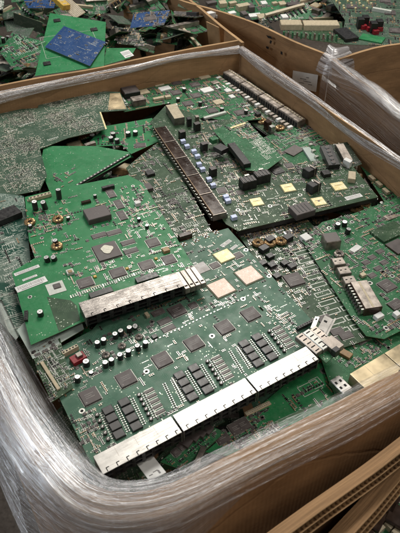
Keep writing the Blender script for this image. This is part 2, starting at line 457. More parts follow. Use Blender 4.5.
    def bank(s, x0, x1, yb, yf, h, n, shell='tin', name='jack_bank', rows=2, slots=True, label=None, r=0., org=(0, 0)):
        """A gang of modular jacks: metal shell open at the front (-y), a black block with recessed ports."""
        w, d = x1 - x0, yb - yf; cx = (x0 + x1) / 2; cy = (yb + yf) / 2
        mb = MB()
        mb.box(0, 0, h - .001, w, d, .001, shell, ch=.0004)
        mb.box(0, d / 2 - .0005, 0, w - .0012, .001, h - .0012, shell)
        for sg in (-1, 1): mb.box(sg * (w / 2 - .0005), -.0006, 0, .001, d - .0012, h - .0011, shell)
        for i in range(1, n): mb.box(-w / 2 + w * i / n, -d / 2 + .0022, .001, .0022, .0040, h - .0023, 'black')
        mb.box(0, -d / 2 + .0022, h / 2 - .0006, w - .003, .0040, .0018, 'black') if rows == 2 else None
        o = mb.build(name, s.root); o.location = (cx, cy, .0003)
        if label: o['label'] = label
        pb = MB(); pb.box(0, d * .12, .0008, w - .003, d * .6, h - .0024, 'black')
        for i in range(n):
            for q in range(rows):
                hh = (h - .003) / rows; zc = .001 + q * hh
                for sg in (-1, 1): pb.box(-w / 2 + w * (i + .5) / n + sg * w / n * .40, -d / 2 + d * .16, zc, w / n * .14, d * .28, hh * .9, 'black')
                pb.box(-w / 2 + w * (i + .5) / n, -d / 2 + d * .18, zc, w / n * .68, d * .26, hh * .22, 'black')
        p2 = pb.build('port_block', o)
        if slots:
            sl = MB()
            for q in range(1, n // 2): sl.box(-w / 2 + w * 2 * q / n, d * .2, h + .00005, .0004, d * .5, .00012, 'dulltin')
            for i in range(n):
                q = -w / 2 + w * (i + .5) / n
                sl.box(q, -d / 2 + .0042, h + .0001, .0013, .0066, .0002, 'hole'); sl.box(q + .0024, -d / 2 + .0072, h + .0001, .0044, .0013, .0002, 'hole')
            so = sl.build('spring_tab', o); so['kind'] = 'stuff'
        s.avoid.append((cx, cy, w / 2 + .002, d / 2 + .002)); return o
    def free(s, x, y, e=.0012):
        if not inside((x, y), s.poly): return False
        for ax, ay, w, d in s.avoid:
            if abs(x - ax) < w + e and abs(y - ay) < d + e: return False
        return True
    def smd(s, n, region=None, sc=1., silk=.5, kinds='rrrrcccstpp', quads=.0):
        """n rows of tiny parts scattered in clusters."""
        R = s.rng; poly = [s.L(*p) for p in region] if region else s.poly
        xs = [p[0] for p in poly]; ys = [p[1] for p in poly]; g = .0025
        tries = 0; done = 0
        while done < n and tries < n * 12:
            tries += 1
            x = R.uniform(min(xs), max(xs)); y = R.uniform(min(ys), max(ys))
            if not inside((x, y), poly): continue
            x = round(x / g) * g; y = round(y / g) * g
            alongx = R.random() < .5; k = R.choice((1, 1, 2, 2, 3, 4, 5, 7)); kind = R.choice(kinds)
            if kind in 's': k = min(k, 2)
            turn = R.random() < .5
            pit = {'r': .0026, 'c': .0032, 's': .0085, 't': .0055, 'p': .0022, 'd': .003}[kind] * sc
            done += 1
            for i in range(k):
                px, py = (x + i * pit, y) if alongx else (x, y + i * pit)
                if not s.free(px, py): break
                r = math.pi / 2 if (turn if kind != 'r' else alongx) else 0.
                b = s.sm
                if kind == 'r':
                    w, d = .0034 * sc, .0018 * sc; ca, sa = math.cos(r), math.sin(r)
                    b.box(px, py, .0001, w * .56, d, .0008, 'black', r)
                    for sg in (-1, 1): b.box(px + sg * w * .40 * ca, py + sg * w * .40 * sa, .0001, w * .22, d, .0009, 'silver', r)
                elif kind == 'c':
                    w, d = .0034 * sc, .0020 * sc; ca, sa = math.cos(r), math.sin(r)
                    b.box(px, py, .0001, w * .56, d, .0014, 'tan', r)
                    for sg in (-1, 1): b.box(px + sg * w * .40 * ca, py + sg * w * .40 * sa, .0001, w * .22, d, .0015, 'silver', r)
                elif kind == 's':
                    b.box(px, py, .0004, .0055 * sc, .0044 * sc, .0015, 'chip', r)
                    ca, sa = math.cos(r), math.sin(r)
                    for sg in (-1, 1):
                        for q in (-1.5, -.5, .5, 1.5):
                            lx, ly = q * .0013 * sc, sg * .0029 * sc
                            b.box(px + lx * ca - ly * sa, py + lx * sa + ly * ca, .0001, .0007 * sc, .0018 * sc, .0006, 'pins', r)
                elif kind == 't': b.box(px, py, .0001, .0034 * sc, .0026 * sc, .0016, 'black', r); b.box(px, py, .0001, .0046 * sc, .0012 * sc, .0006, 'pins', r)
                elif kind == 'p': b.quad(px, py, .0003, .0013 * sc, .0013 * sc, 'silver')
                elif kind == 'd': b.cyl(px, py, .0001, .0014 * sc, .002, 'can', n=7)
                if i == 0 and R.random() < silk:
                    lx, ly = (px + R.uniform(.002, .004), py + .003) if alongx else (px + .003, py + R.uniform(0, .003))
                    for q in range(R.choice((1, 2, 2, 3))): b.quad(lx + q * .0017, ly, .0003, .0011, .0014, 'white')
    def pads(s, n, region, mat='silver', sc=1., blob=False):
        R = s.rng; poly = [s.L(*p) for p in region]; xs = [p[0] for p in poly]; ys = [p[1] for p in poly]
        done = 0; tr = 0
        while done < n and tr < n * 5:
            tr += 1
            x = R.uniform(min(xs), max(xs)); y = R.uniform(min(ys), max(ys))
            if not inside((x, y), poly): continue
            mode = 'b' if blob else R.choice('grrl')
            if mode == 'g':
                a, b_ = R.randint(3, 7), R.randint(3, 7); p = .0032 * sc
                pts = [(x + i * p, y + j * p) for i in range(a) for j in range(b_) if R.random() < .85]
            elif mode == 'b': pts = [(round((x + R.gauss(0, .011)) / .0036) * .0036, round((y + R.gauss(0, .011)) / .0036) * .0036) for _ in range(14)]
            elif mode == 'r': pts = [(x + i * .0027 * sc, y) for i in range(R.randint(3, 14))]
            else: pts = [(x, y + i * .0027 * sc) for i in range(R.randint(3, 12))]
            for px, py in pts:
                if s.free(px, py): s.sm.quad(px, py, .0003, R.uniform(.0011, .0019) * sc, R.uniform(.0011, .0019) * sc, mat); done += 1
    def silkrect(s, p, w, d, t=.0011, loc=False):
        x, y = p if loc else s.L(*p)
        for sg in (-1, 1):
            s.sm.quad(x, y + sg * d / 2, .0004, w + t, t, 'white'); s.sm.quad(x + sg * w / 2, y, .0006, t, d - t, 'white')
    def text(s, p, n, hgt=.0022, r=0.):
        x, y = s.L(*p)
        for i in range(n):
            s.sm.quad(x + i * hgt * .95 * math.cos(r), y + i * hgt * .95 * math.sin(r), .0003, hgt * .6, hgt, 'white', r)
    def done(s):
        if s.sm.f: o = s.sm.build('surface_component', s.root); o['kind'] = 'stuff'
        if s.hw.f: o = s.hw.build('mounting_hole', s.root); o['kind'] = 'stuff'
        return s

# ---------------------------------------------------------------- sweeps (cartons and film)
def resample(P, step):
    out = [P[0]]
    for a, b in zip(P, P[1:]):
        n = max(1, int((b - a).length / step))
        for i in range(1, n + 1): out.append(a.lerp(b, i / n))
    return out
def smooth(P, it=2):
    for _ in range(it):
        P = [P[0]] + [(P[i - 1] + P[i] * 2 + P[i + 1]) / 4 for i in range(1, len(P) - 1)] + [P[-1]]
    return P
def sweep(name, path, prof, mat, loop=False, parent=None, jit=None, shade=True, build=True, mb=None):
    """prof: (out, dz) pairs carried along path; out is to the left of travel."""
    mb = mb or MB(); b0 = len(mb.v); n = len(prof); s = 0.
    cl = [0.]
    for a, b in zip(prof, prof[1:]): cl.append(cl[-1] + math.hypot(b[0] - a[0], b[1] - a[1]))
    for i, p in enumerate(path):
        t = path[min(i + 1, len(path) - 1)] - path[max(i - 1, 0)]; t.z = 0; t.normalize()
        o = Vector((-t.y, t.x, 0))
        if i: s += (p - path[i - 1]).length
        for k, (a, dz) in enumerate(prof):
            ja, jz = jit(s, k, i) if jit else (0, 0)
            q = p + o * (a + ja) + Vector((0, 0, dz + jz))
            mb.uv[len(mb.v)] = (s, cl[k]); mb.v.append(tuple(q))
    mi = mb.mi(mat)
    for i in range(len(path) - 1):
        for k in range(n if loop else n - 1):
            k2 = (k + 1) % n; a = b0 + i * n
            mb.f.append((a + k, a + n + k, a + n + k2, a + k2)); mb.m.append(mb.mi('cardedge') if loop and k == 0 and n == 6 and mat == 'card' else mi)  # wall tops get the lighter cardboard, a highlight put into the colour
    if loop:
        mb.f.append(tuple(b0 + k for k in range(n))); mb.m.append(mi)
        mb.f.append(tuple(b0 + (len(path) - 1) * n + k for k in reversed(range(n)))); mb.m.append(mi)
    if build: return mb.build(name, parent, smooth=shade)
    return mb
def wobble(amp, f, ph=0.):
    return lambda s, k, i: (amp * math.sin(s * f + ph) + amp * .5 * math.sin(s * f * 2.7 + ph * 3), amp * .4 * math.sin(s * f * 1.7 + ph))
def slab(t, depth): return [(0, 0), (t, 0), (t, -depth * .5), (t, -depth), (0, -depth), (0, -depth * .5)]
def V(x, y, z=RIM): return Vector((x, y, z))
def P(*px, z=RIM): return [at(u, v, z) for u, v in px]

def ridges(n, amp, seed, edge=0.):
    r = random.Random(seed); A = [[(r.uniform(-1, 1), r.uniform(2, 9), r.uniform(0, 6)) for _ in range(3)] for _ in range(n)]
    def j(s, k, i):
        z = sum(a * math.sin(f * s + p) for a, f, p in A[k]) / 1.7
        e = edge * math.sin(s * 5 + seed) + edge * .6 * math.sin(s * 13 + seed) if k < n * .25 else 0.
        return (amp * .6 * z, amp * z + e)
    return j

# ---------------------------------------------------------------- setting
mb = MB(); mb.box(0, 2.5, -.05, 60, 60, .05, 'floor'); fl = mb.build('floor'); fl['kind'] = 'structure'

cL, cA, cR = V(-.748, 1.511), V(.1295, 1.936), V(.687, .81)
near_px = [(400, 362), (330, 400), (260, 432), (200, 461), (168, 477), (138, 484), (112, 485), (90, 474), (64, 444), (37, 407), (12, 362), (-13, 310)]
near = smooth(resample([cR] + P(*near_px) + [cL], .02), 2)
ident = Matrix.Identity(4)
def at_root(p): m = Matrix.Identity(4); m.translation = p; return m

root = empty('cardboard_box', 'open brown cardboard box of circuit boards in the middle, rim wrapped in film', 'cardboard box', ident)
farL = smooth(resample([cL, V(-.30, 1.745), cA], .05), 3)
sweep('wall', farL, slab(.009, .88), 'card', True, root, wobble(.003, 7), False)
right = smooth(resample([cA, V(.30, 1.62), V(.53, 1.15), cR], .05), 3)
sweep('wall', right, slab(.009, .88), 'card', True, root, wobble(.004, 6, 1), False)
i_corner = min(range(len(near)), key=lambda i: (near[i] - at(110, 482, RIM)).length)
wprof = [(.012, -.10), (.012, -.001), (.030, -.003), (.046, -.014), (.052, -.030), (.052, -.85), (.042, -.85), (.042, -.04), (.028, -.012), (.02, -.012), (.02, -.10)]
sweep('wall', near, wprof, 'card', True, root, wobble(.003, 8), False)
mb = MB()
b = len(mb.v)
for p in (cL, cA, cR, near[i_corner]): mb.v.append((p.x, p.y, .06))
mb.f.append((3, 2, 1, 0)); mb.m.append(mb.mi('card')); mb.uv = {0: (0, 0), 1: (1, 0), 2: (1, 1), 3: (0, 1)}
mb.build('bottom', root)

# stretch film over the rim
rf = random.Random(3)
def refine(prof, n):
    out = []
    L = [0.]
    for a, b in zip(prof, prof[1:]): L.append(L[-1] + math.hypot(b[0] - a[0], b[1] - a[1]))
    for i in range(n):
        d = L[-1] * i / (n - 1); k = max(j for j in range(len(L)) if L[j] <= d + 1e-9); k = min(k, len(prof) - 2)
        t = (d - L[k]) / (L[k + 1] - L[k]); out.append((prof[k][0] + (prof[k + 1][0] - prof[k][0]) * t, prof[k][1] + (prof[k + 1][1] - prof[k][1]) * t))
    return out
wrap = empty('stretch_wrap', 'clear plastic stretch wrap pulled in streaks over the rim of the middle box', 'plastic wrap', ident)
pf = refine([(-.008, -.017), (-.007, -.010), (-.005, -.002), (.0, .004), (.010, .005), (.013, -.002), (.016, -.05)], 24)
sweep('film_band', smooth(resample([cL, V(-.30, 1.745), cA], .02), 4), pf, 'filmthick', False, wrap, ridges(24, .0018, 4, .009))
sweep('film_band', smooth(resample([cA, V(.30, 1.62), V(.53, 1.15), cR], .02), 4), pf, 'filmthick', False, wrap, ridges(24, .0018, 9, .008))
pn = refine([(-.020, -.075), (-.021, -.048), (-.015, -.024), (-.004, -.004), (.016, .006), (.034, .005), (.052, -.008), (.064, -.03), (.074, -.08), (.083, -.18), (.09, -.34)], 170)
fin = smooth(resample([cR] + P(*near_px) + [cL], .012), 4)
ic = min(range(len(fin)), key=lambda i: (fin[i] - at(292, 417, RIM)).length)
rj = ridges(170, .0017, 11, .008)
def taper(s, k, i):
    a, b_ = rj(s, k, i); w = min(1., max(0., s / .42)) ** 1.6
    if k > 46: a += (pn[46][0] - pn[k][0]) * (1 - w); b_ += (pn[46][1] - .02 * (k - 46) / 123 - pn[k][1]) * (1 - w)
    return a, b_
sweep('film_band', fin[ic:], pn, 'film', False, wrap, taper)
pn2 = refine([(-.006, -.040), (-.005, -.010), (.010, .004), (.030, .002), (.050, -.010), (.058, -.035)], 60)
sweep('film_band', fin[:ic + 30], [(a + .001, z + .003) for a, z in pn2], 'filmfaint', False, wrap, ridges(60, .002, 12, .010))
pn3 = refine([(-.030, -.05), (-.012, -.012), (.014, .008), (.036, .008), (.054, -.004), (.066, -.03)], 60)
rk = ridges(60, .003, 21, .008)
def taper3(s, k, i):
    a, b_ = rk(s, k, i); w = min(1., max(0., s / .34)) ** 1.2
    a += (pn3[16][0] - pn3[k][0]) * (1 - w); b_ = b_ * w + (pn3[16][1] - .004 - pn3[k][1]) * (1 - w); return a, b_
sweep('film_band', fin[ic + 4:], pn3, 'filmfade', False, wrap, taper3)

# carton beyond the far rim (upper left of the view)
root = empty('cardboard_box', 'brown cardboard box of scrap boards behind the far rim, holding the blue board', 'cardboard box', ident)
e1 = (cA - cL).normalized(); e2 = Vector((-e1.y, e1.x, 0))
sweep('wall', [p + e2 * .030 + V(0, 0, .012) for p in smooth(resample([cL - e1 * .5, cL, cA + e1 * .01], .05), 2)], slab(.009, .85), 'card', True, root, wobble(.003, 9, 2), False)
b2r = P((241, 43), (215, 22), (188, 0), (150, -31))
sweep('wall', [p + V(0, 0, 0) for p in resample(b2r[::-1], .05)], slab(.010, .85), 'card', True, root, wobble(.003, 6, 4), False)
sweep('torn_flap', P((206, 36), (218, 42), z=.86), [(0, .05), (.004, .05), (.03, -.12), (.026, -.12)], 'cardedge', True, root, None, False)

# carton on the far right with the paper label
root = empty('cardboard_box', 'cardboard box at the far right with a white paper label on its brown side', 'cardboard box', ident)
w3 = smooth(resample(P((120, -22), (200, 7), (245, 18), (290, 42), (329, 56)), .04), 4)
sweep('wall', w3, slab(.010, .85), 'card', True, root, wobble(.004, 8, 1), False)
def wallpt(u, v, a, b, off=.004):
    d = (b - a); n = Vector((d.y, -d.x, 0)).normalized(); return hit(u, v, a + n * off, n)
def decal(name, pts, a, b, mat, off, parent):
    mb = MB()
    for u, v in pts: mb.v.append(tuple(wallpt(u, v, a, b, off)))
    mb.f.append(tuple(range(len(pts)))); mb.m.append(mb.mi(mat)); return mb.build(name, parent)
wa, wb = at(290, 42, RIM), at(328, 55, RIM)
decal('paper_label', [(293, 70.5), (318, 75), (316, 92), (291.5, 86)], wa, wb, 'paper', .012, root)
mbp = MB()
for (u, v, w) in ((300, 78, 6), (303, 80.5, 8), (299, 82, 5), (306, 77, 3), (308, 84, 4)):
    bb = len(mbp.v)
    for q in ((u, v), (u + w, v + w * .2), (u + w, v + w * .2 + .7), (u, v + .7)): mbp.v.append(tuple(wallpt(q[0], q[1], wa, wb, .0126)))
    mbp.f.append((bb, bb + 1, bb + 2, bb + 3)); mbp.m.append(mbp.mi('ink'))
lb = mbp.build('handwriting', root)
wa, wb = at(245, 18, RIM), at(290, 42, RIM)
for pts in ([(266, 35), (271, 36.5), (272, 39), (268, 38)], [(270, 40), (272, 41), (271, 44), (269.5, 43)], [(266, 46), (269, 47), (268.5, 49.5), (266, 48)], [(280.5, 51), (282.5, 52), (282.5, 55), (280.5, 54)]):
    decal('tear', pts, wa, wb, 'hole', .010, root)

# carton at the right edge, wrapped
root = empty('cardboard_box', 'cardboard box at the right edge, its brown side veiled in shiny film', 'cardboard box', ident)
w4 = smooth(resample(P((331, 59), (370, 88), (400, 112), (470, 168)), .04), 2)
sweep('wall', w4, slab(.010, .85), 'card', True, root, wobble(.004, 9, 3), False)
sweep('wall', smooth(resample(P((334, 60), (346, 56), (362, 51), (400, 45), (480, 33)), .04), 2), slab(.010, .85), 'card', True, root, wobble(.004, 9, 5), False)
wrap2 = empty('stretch_wrap', 'clear plastic wrap with bright creases over the box at the right edge', 'plastic wrap', ident)
p4 = refine([(.045, -.06), (.02, -.01), (.008, .006), (-.004, .006), (-.014, -.01), (-.018, -.09), (-.020, -.25), (-.022, -.5)], 44)
sweep('film_band', smooth(resample(P((329, 57), (370, 88), (400, 112), (470, 168)), .015), 4), p4, 'filmveil', False, wrap2, ridges(44, .003, 5, .02))
pk = refine([(.020, -.03), (.012, .004), (-.002, .006), (-.010, .0), (-.014, -.016)], 20)
sweep('film_band', smooth(resample(P((327, 55), (345, 68), (370, 87), (400, 111), (470, 168)), .012), 3), pk, 'filmthick', False, wrap2, ridges(20, .0045, 6, .016))
sweep('film_knot', smooth(resample(P((325, 53), (332, 57), (340, 56), (350, 52), z=.903), .006), 3), refine([(.025, -.006), (.012, .006), (-.006, .002), (-.022, -.025), (-.03, -.055)], 26), 'filmthick', False, wrap2, ridges(26, .0045, 8, .012))

# carton nearest the camera at the lower right: cut corrugated flaps
root = empty('cardboard_box', 'cardboard box in the lower right corner with cut corrugated flaps', 'cardboard box', ident)
def flap(px, z, seed, lean=(.72, -.69), depth=.30, t=.017):
    par = empty_part('flap', root); path = smooth(resample(P(*px, z=z), .05), 1)
    dn = Vector((lean[0], lean[1])).normalized(); nn = Vector((dn.y, -dn.x))     # nn: through the thickness
    if nn.x > 0: nn = -nn
    BD = .034
    def pr(a, b_):
        k = [(dn.x * BD, dn.y * BD), (dn.x * BD, dn.y * BD - depth)]
        return [(nn.x * a, nn.y * a), (nn.x * b_, nn.y * b_), (nn.x * b_ + k[0][0], nn.y * b_ + k[0][1]), (k[1][0] - b_, k[1][1]), (k[1][0] - a, k[1][1]), (nn.x * a + k[0][0], nn.y * a + k[0][1])]
    for q, (a, b_) in enumerate(((0, .0011), (t / 2 - .0005, t / 2 + .0005), (t - .0011, t))):
        sweep('liner', path, pr(a, b_), 'card', True, par, wobble(.0012, 11, seed), False)
    fine = resample(P(*px, z=z), .0012)
    for lo, hi in ((.0011, t / 2 - .0005), (t / 2 + .0005, t - .0011)):
        m_, am = (lo + hi) / 2, (hi - lo) / 2
        pts = [(dn.x * d, dn.y * d) for d in (.0007, .004, .02)]
        def jj(s, k, i, m_=m_, am=am):
            w = wobble(.0012, 11, seed)(s, k, i); o = m_ + am * math.sin(s * 2 * math.pi / .0076)
            return (nn.x * o + w[0], nn.y * o + w[1])
        f = sweep('flute', fine, pts, 'cardedge', False, par, jj); f['kind'] = 'stuff'
def empty_part(name, parent):
    o = bpy.data.objects.new(name, None); COL.objects.link(o); o.parent = parent; o.empty_display_size = .03; return o
flap([(215, 590), (292, 533), (400, 452), (470, 398)], .915, 1)
flap([(300, 590), (350, 538), (400, 480), (450, 420)], .885, 4, (.80, -.60))

# ================================================================ the boards in the middle carton
# ---- front switch board with three bright jack banks
B = Board('long teal switch board at the front with three bright metal jack banks',
          [(99, 480), (40, 358), (92, 330), (150, 262), (180, 242), (228, 228), (335, 346), (318, 362)], (97, 477), (318, 359), .838, (0, 0), 'pcb_teal')
hB = .026
x0, yb = B.L(92, 462, hB); x1, _ = B.L(304, 343, hB); _, yf = B.L(108, 477, hB); _, yb2 = B.L(304, 343, hB); _, yf2 = B.L(315, 357, hB)
xl = B.L(100, 469, hB)[0]; xr = B.L(309.5, 350, hB)[0]
ybm, yfm = (yb + yb2) / 2, (yf + yf2) / 2
xm1 = B.L(177.5, 424, hB)[0]; xm2 = B.L(250.5, 383.5, hB)[0]
for a, b in ((xl, xm1 - .0015), (xm1 + .0015, xm2 - .0015), (xm2 + .0015, xr)):
    B.bank(a, b, ybm, yfm, hB, 8, 'tin')
for p in ((90, 395.5), (126, 378), (162, 359), (194, 342.5), (224.5, 326.5), (250.5, 313.5)):
    B.chip(p, .030, .030, .0035, n=26)
# magnetics: a pair of columns per jack bank, then striped packages, with beads between
bl = (xr - xl) / 3
def colpts(c0, c1, n):
    a, b = Vector(B.L(*c0, .006)), Vector(B.L(*c1, .006)); return [a.lerp(b, i / (n - 1)) for i in range(n)]
for k in range(3):
    dx = Vector((bl * k, 0))
    for c0, c1 in (((108, 409), (119, 433)), ((124, 401), (136, 425))):
        for q in colpts(c0, c1, 4): B.block(tuple(q + dx), .0178, .0150, .0045, 'black', 'transformer', loc=True, ch=.0008, top='blacktop')
    for q in colpts((149, 389), (160, 410), 5): 
        B.chip(tuple(q + dx), .017, .0055, .002, 'x', 'chipgrey', loc=True, mark=False)
    for (c0, c1), m_ in ((((97, 414), (108, 438)), 5), (((139, 394), (151, 418)), 6), (((168, 380), (179, 403)), 6)):
        if c0[0] == 168 or (c0[0] == 97 and k): continue
        for q in colpts(c0, c1, m_):
            q = q + dx; B.sm.cyl(q.x, q.y, 0, .0036, .005, 'black', 'chip', 10); B.sm.box(q.x, q.y, .0051, .004, .001, .0002, 'silver', .8)
            B.avoid.append((q.x, q.y, .004, .004))
    for c0, c1 in (((101, 411), (113, 436)), ((116, 404), (128, 429)), ((132, 397), (144, 422)), ((143, 391), (155, 415)), ((164, 382), (175, 405)), ((172, 378), (183, 400))):
        for q in colpts(c0, c1, 13):
            q = q + dx
            if q.x > xr: continue
            B.sm.box(q.x, q.y, .0001, .0034, .0018, .0009, 'chipgrey'); B.sm.box(q.x - .0023, q.y, .0001, .0012, .002, .001, 'silver'); B.sm.box(q.x + .0023, q.y, .0001, .0012, .002, .001, 'silver')
            B.avoid.append((q.x, q.y, .004, .0015))
# row of leads printed behind the six chips
a, b = Vector(B.L(80, 376)), Vector(B.L(248, 296))
for i in range(46):
    q = a.lerp(b, i / 45.)
    if B.free(q.x, q.y): B.sm.box(q.x, q.y, .0001, .0036, .0020, .001, 'silver', .3)
for p in ((97, 342), (103, 339), (115, 333), (121, 330), (129, 327), (135, 323), (105, 362), (111, 359.5), (120, 354), (128, 350.5), (138, 345), (145, 342)): B.cap(p, .0052, .013)
for p in ((106, 355), (122, 346), (139, 337)): B.coil(p, .0052, .0028, 'dulltin')
B.cap((86, 361), .0062, .012); B.cap((77, 377), .0052, .012); B.cap((91, 372), .004, .004)
B.block((78, 357), .026, .018, .009, 'red', 'power_module', r=.1); B.block((79, 354), .010, .010, .014, 'dulltin', 'relay', r=.1)
B.header((70, 349), 5, 1, .0062, .1, 'cream', .010, 'socket_strip')
B.chip((177, 310), .030, .028, .003); B.chip((193, 305), .016, .014, .002); 
for p in ((158, 312), (164.5, 321), (168.5, 328)): B.chip(p, .026, .013, .0018, 'x', 'chip')
B.block((154.5, 336), .010, .009, .004, 'black', 'crystal'); B.block((147, 314), .007, .012, .006, 'cream', 'fuse')
for c, m_ in (([(213.5, 255), (227, 249), (235, 257.5), (221, 264.5)], 'gold'), ([(208, 286), (224, 278), (235.5, 291), (217, 299.5)], 'pink'), ([(235, 273.5), (250, 266), (263, 277), (247, 286.5)], 'pink')):
    ctr, w, d = B.size(c); B.block(tuple(ctr), w, d, .0026, m_, 'lidded_chip', loc=True, ch=.0008)
    B.block(tuple(ctr), w + .004, d + .004, .0010, 'fr4', 'chip_carrier', loc=True, ch=.0002)
    B.smd(26, [(c[0][0] - 8, c[0][1]), (c[1][0], c[1][1] - 5), (c[2][0] + 8, c[2][1]), (c[3][0], c[3][1] + 5)], .7, .3)
ctr, w, d = B.size([(193, 266), (204, 261), (210, 270), (198, 275)]); B.block(tuple(ctr), w, d, .0006, 'brown', 'thermal_pad', loc=True, ch=.0002)
B.chip((215, 265), .020, .017, .002); B.chip((238, 255), .020, .017, .002)
B.sticker((226, 243.5), .030, .010, .25); B.sticker((234, 247.5), .020, .008, .25)
for p in ((184, 244.5), (196, 240.5), (206, 236.5), (216, 232.5)):
    x, y = B.L(*p)
    for i in range(3):
        for j in range(3):
            B.sm.box(x + (i - 1) * .0045, y + (j - 1) * .0045, .0001, .003, .0022, .001, 'silver' if (i + j) % 2 else 'tan')
    B.sm.cyl(x, y, .0001, .003, .0022, 'chip', n=8)
for p in ((82, 411), (146.5, 371.5), (212, 336), (193, 292), (246, 250), (269, 276), (243, 299), (152, 322)): B.hole(p)
B.header((305, 324), 7, 1, .0052, 0, 'black', .008)
B.smd(330, None, 1.1, .3)
B.smd(120, [(60, 350), (150, 320), (160, 340), (70, 392)], 1.1, .5); B.smd(120, [(140, 305), (205, 280), (240, 300), (160, 335)], 1.1, .5)
B.smd(110, [(262, 300), (300, 325), (318, 345), (280, 350)], 1.1, .4); B.smd(80, [(100, 405), (70, 420), (95, 460), (115, 445)], 1.0, .3)
B.text((85, 444), 5, .003); B.done()

# cage strip of bare metal at the right end of the front board
C = Board('bare metal transceiver cage lying at the right end of the front jack bank', [(299, 338), (316, 327), (342, 349), (326, 363)], (299, 338), (316, 327), .853, (0, 0), 'pcb_mid', name='transceiver_cage', cat='metal cage')
for i, (p, m_) in enumerate((((309, 343), 'dulltin'), ((316, 339), 'pins'), ((323, 336), 'dulltin'))):
    C.block(p, .016, .052, .011, m_, 'cage', ch=.001)
    x, y = C.L(p[0], p[1], .011)
    for q in range(5): C.hw.box(x, y - .02 + q * .01, .0113, .009, .002, .0004, 'hole')
C.block((333, 343), .024, .030, .013, 'dulltin', 'cage'); C.block((336, 349), .012, .010, .015, 'black', 'port')
C.done()
m = MB()
def scatter_piece(name, label, cat, px, z, w, d, h, mat, rz, tilt=(0, 0), top=None, extra=None):
    mb = MB(); mb.box(0, 0, 0, w, d, h, mat, ch=min(h * .3, .001), top=top, bottom=True)
    if extra: extra(mb)
    o = mb.build(name); o.location = at(px[0], px[1], z); o.rotation_euler = (tilt[0], tilt[1], rz); return tag(o, label, cat)
scatter_piece('metal_bracket', 'crumpled pale metal bracket lying beyond the right end of the front jack bank', 'metal bracket', (325, 327), .862, .022, .045, .002, 'tin', -.5, (.15, .2), None, lambda b: (b.box(.009, 0, .002, .003, .044, .007, 'tin'), b.quad(-.004, .01, .0023, .006, .004, 'hole'), b.quad(-.002, -.012, .0023, .008, .003, 'ink')))
scatter_piece('metal_bracket', 'narrow pale metal strip leaning beside the crumpled bracket', 'metal bracket', (315, 323), .862, .009, .030, .0015, 'tin', -.45, (.1, -.2), None, lambda b: b.quad(0, .008, .0017, .003, .004, 'hole'))

# ---- bright green board on the left
B = Board('bright green switch board on the left, one chip carrying a white blob',
          [(25, 197), (62, 188), (128, 175), (143, 183), (201, 278), (186, 290), (82, 322), (58, 333), (31, 345), (12, 272), (35, 258), (29, 240)], (82, 322), (186, 288), .862, (-.02, .01), 'pcb_green')
hB = .024
xl, yb = B.L(78, 305.5, hB); xr, _ = B.L(174, 270.5, hB); yb2 = B.L(174, 270.5, hB)[1]
yf = B.L(83.5, 319, hB)[1]; yf2 = B.L(181, 287, hB)[1]
B.bank(xl + .003, xr, (yb + yb2) / 2, (yf + yf2) / 2, hB, 8, 'streak', label='streaky dull jack bank with two rows of ports')
for q in range(4):
    x = xr + .008 + q * .0115; B.block((x, (yb + yb2 + yf + yf2) / 4 + .006), .0105, .052, .013, 'dulltin', 'transceiver_cage', loc=True, ch=.001)
    B.hw.box(x, (yb + yb2 + yf + yf2) / 4 - .012, .0134, .006, .003, .0004, 'hole'); B.hw.box(x, (yb + yb2 + yf + yf2) / 4 + .016, .0134, .0015, .022, .0004, 'tin')
ctr, w, d = B.size([(86.5, 207), (106, 203.5), (109.5, 217), (88, 221)]); 
ck = B.block((97, 212), .052, .042, .014, 'chip', 'heat_sink_chip', ch=.001); 
x, y = B.L(97, 212, .014)
mbm = MB(); [mbm.quad(x + .010 * math.cos(a), y + .007 * math.sin(a), .0144, .006, .0016, 'chipgrey', a) for a in (0, .8, 1.6, 2.4, 3.2, 4.0, 4.8, 5.5)]; mbm.build('printed_mark', B.root)['kind'] = 'stuff'
B.chip((107, 250.5), .050, .050, .004, mark=False, mat='chip'); x, y = B.L(107, 249.5, .004)
mbm = MB(); mbm.prism([(x + .0125 * math.cos(a) * (1 + .16 * math.sin(3 * a + 1)), y + .013 * math.sin(a) * (1 + .12 * math.cos(4 * a))) for a in [i * .262 for i in range(24)]], .0042, .0053, 'joint', 'joint'); mbm.build('glue_blob', B.root)
for p in ((85.5, 282), (118, 272), (147, 264.5)): B.chip(p, .030, .026, .0028)
for p in ((153, 242), (169, 259)): B.chip(p, .026, .026, .0025)
for p, w, d in (((128, 242), .030, .014), ((131, 250.5), .030, .014), ((99, 235), .032, .014), ((114, 232), .032, .014), ((126, 219), .0, 0)):
    if w: B.chip(p, w, d, .002, 'x')
for p in ((111, 193), (119, 204), (122, 215)): B.chip(p, .016, .034, .002, 'y')
B.block((166, 249), .014, .012, .007, 'tan', 'capacitor_block'); B.block((137.5, 202), .012, .011, .009, 'paper', 'jumper'); B.block((108, 186), .030, .008, .009, 'black', 'header')
B.block((86, 201), .022, .007, .006, 'brown', 'header')  # no real header: dark block stands in for a shadow on the board
for p in ((101, 292), (147, 277)): B.block(p, .046, .015, .008, 'black', 'connector')
a, b = Vector(B.L(71, 297)), Vector(B.L(166, 263.5))
for i in range(44):
    q = a.lerp(b, i / 43.); B.sm.box(q.x, q.y, .0001, .0024, .008, .0012, 'white' if i % 7 else 'silver')
for p, h in (((34, 201), .024), ((44, 200), .024), ((58, 190), .024)): B.cap(p, .0062, h)
for p in ((47, 257), (54, 255.5), (55.5, 240), (40, 311)): B.cap(p, .0058, .012)
for p in ((68, 217), (30, 225), (95, 195), (139, 218), (147, 225)): B.cap(p, .0042, .008)
for p in ((30, 222), (58, 219), (57, 246)): B.coil(p, .0085, .0042, 'copper')
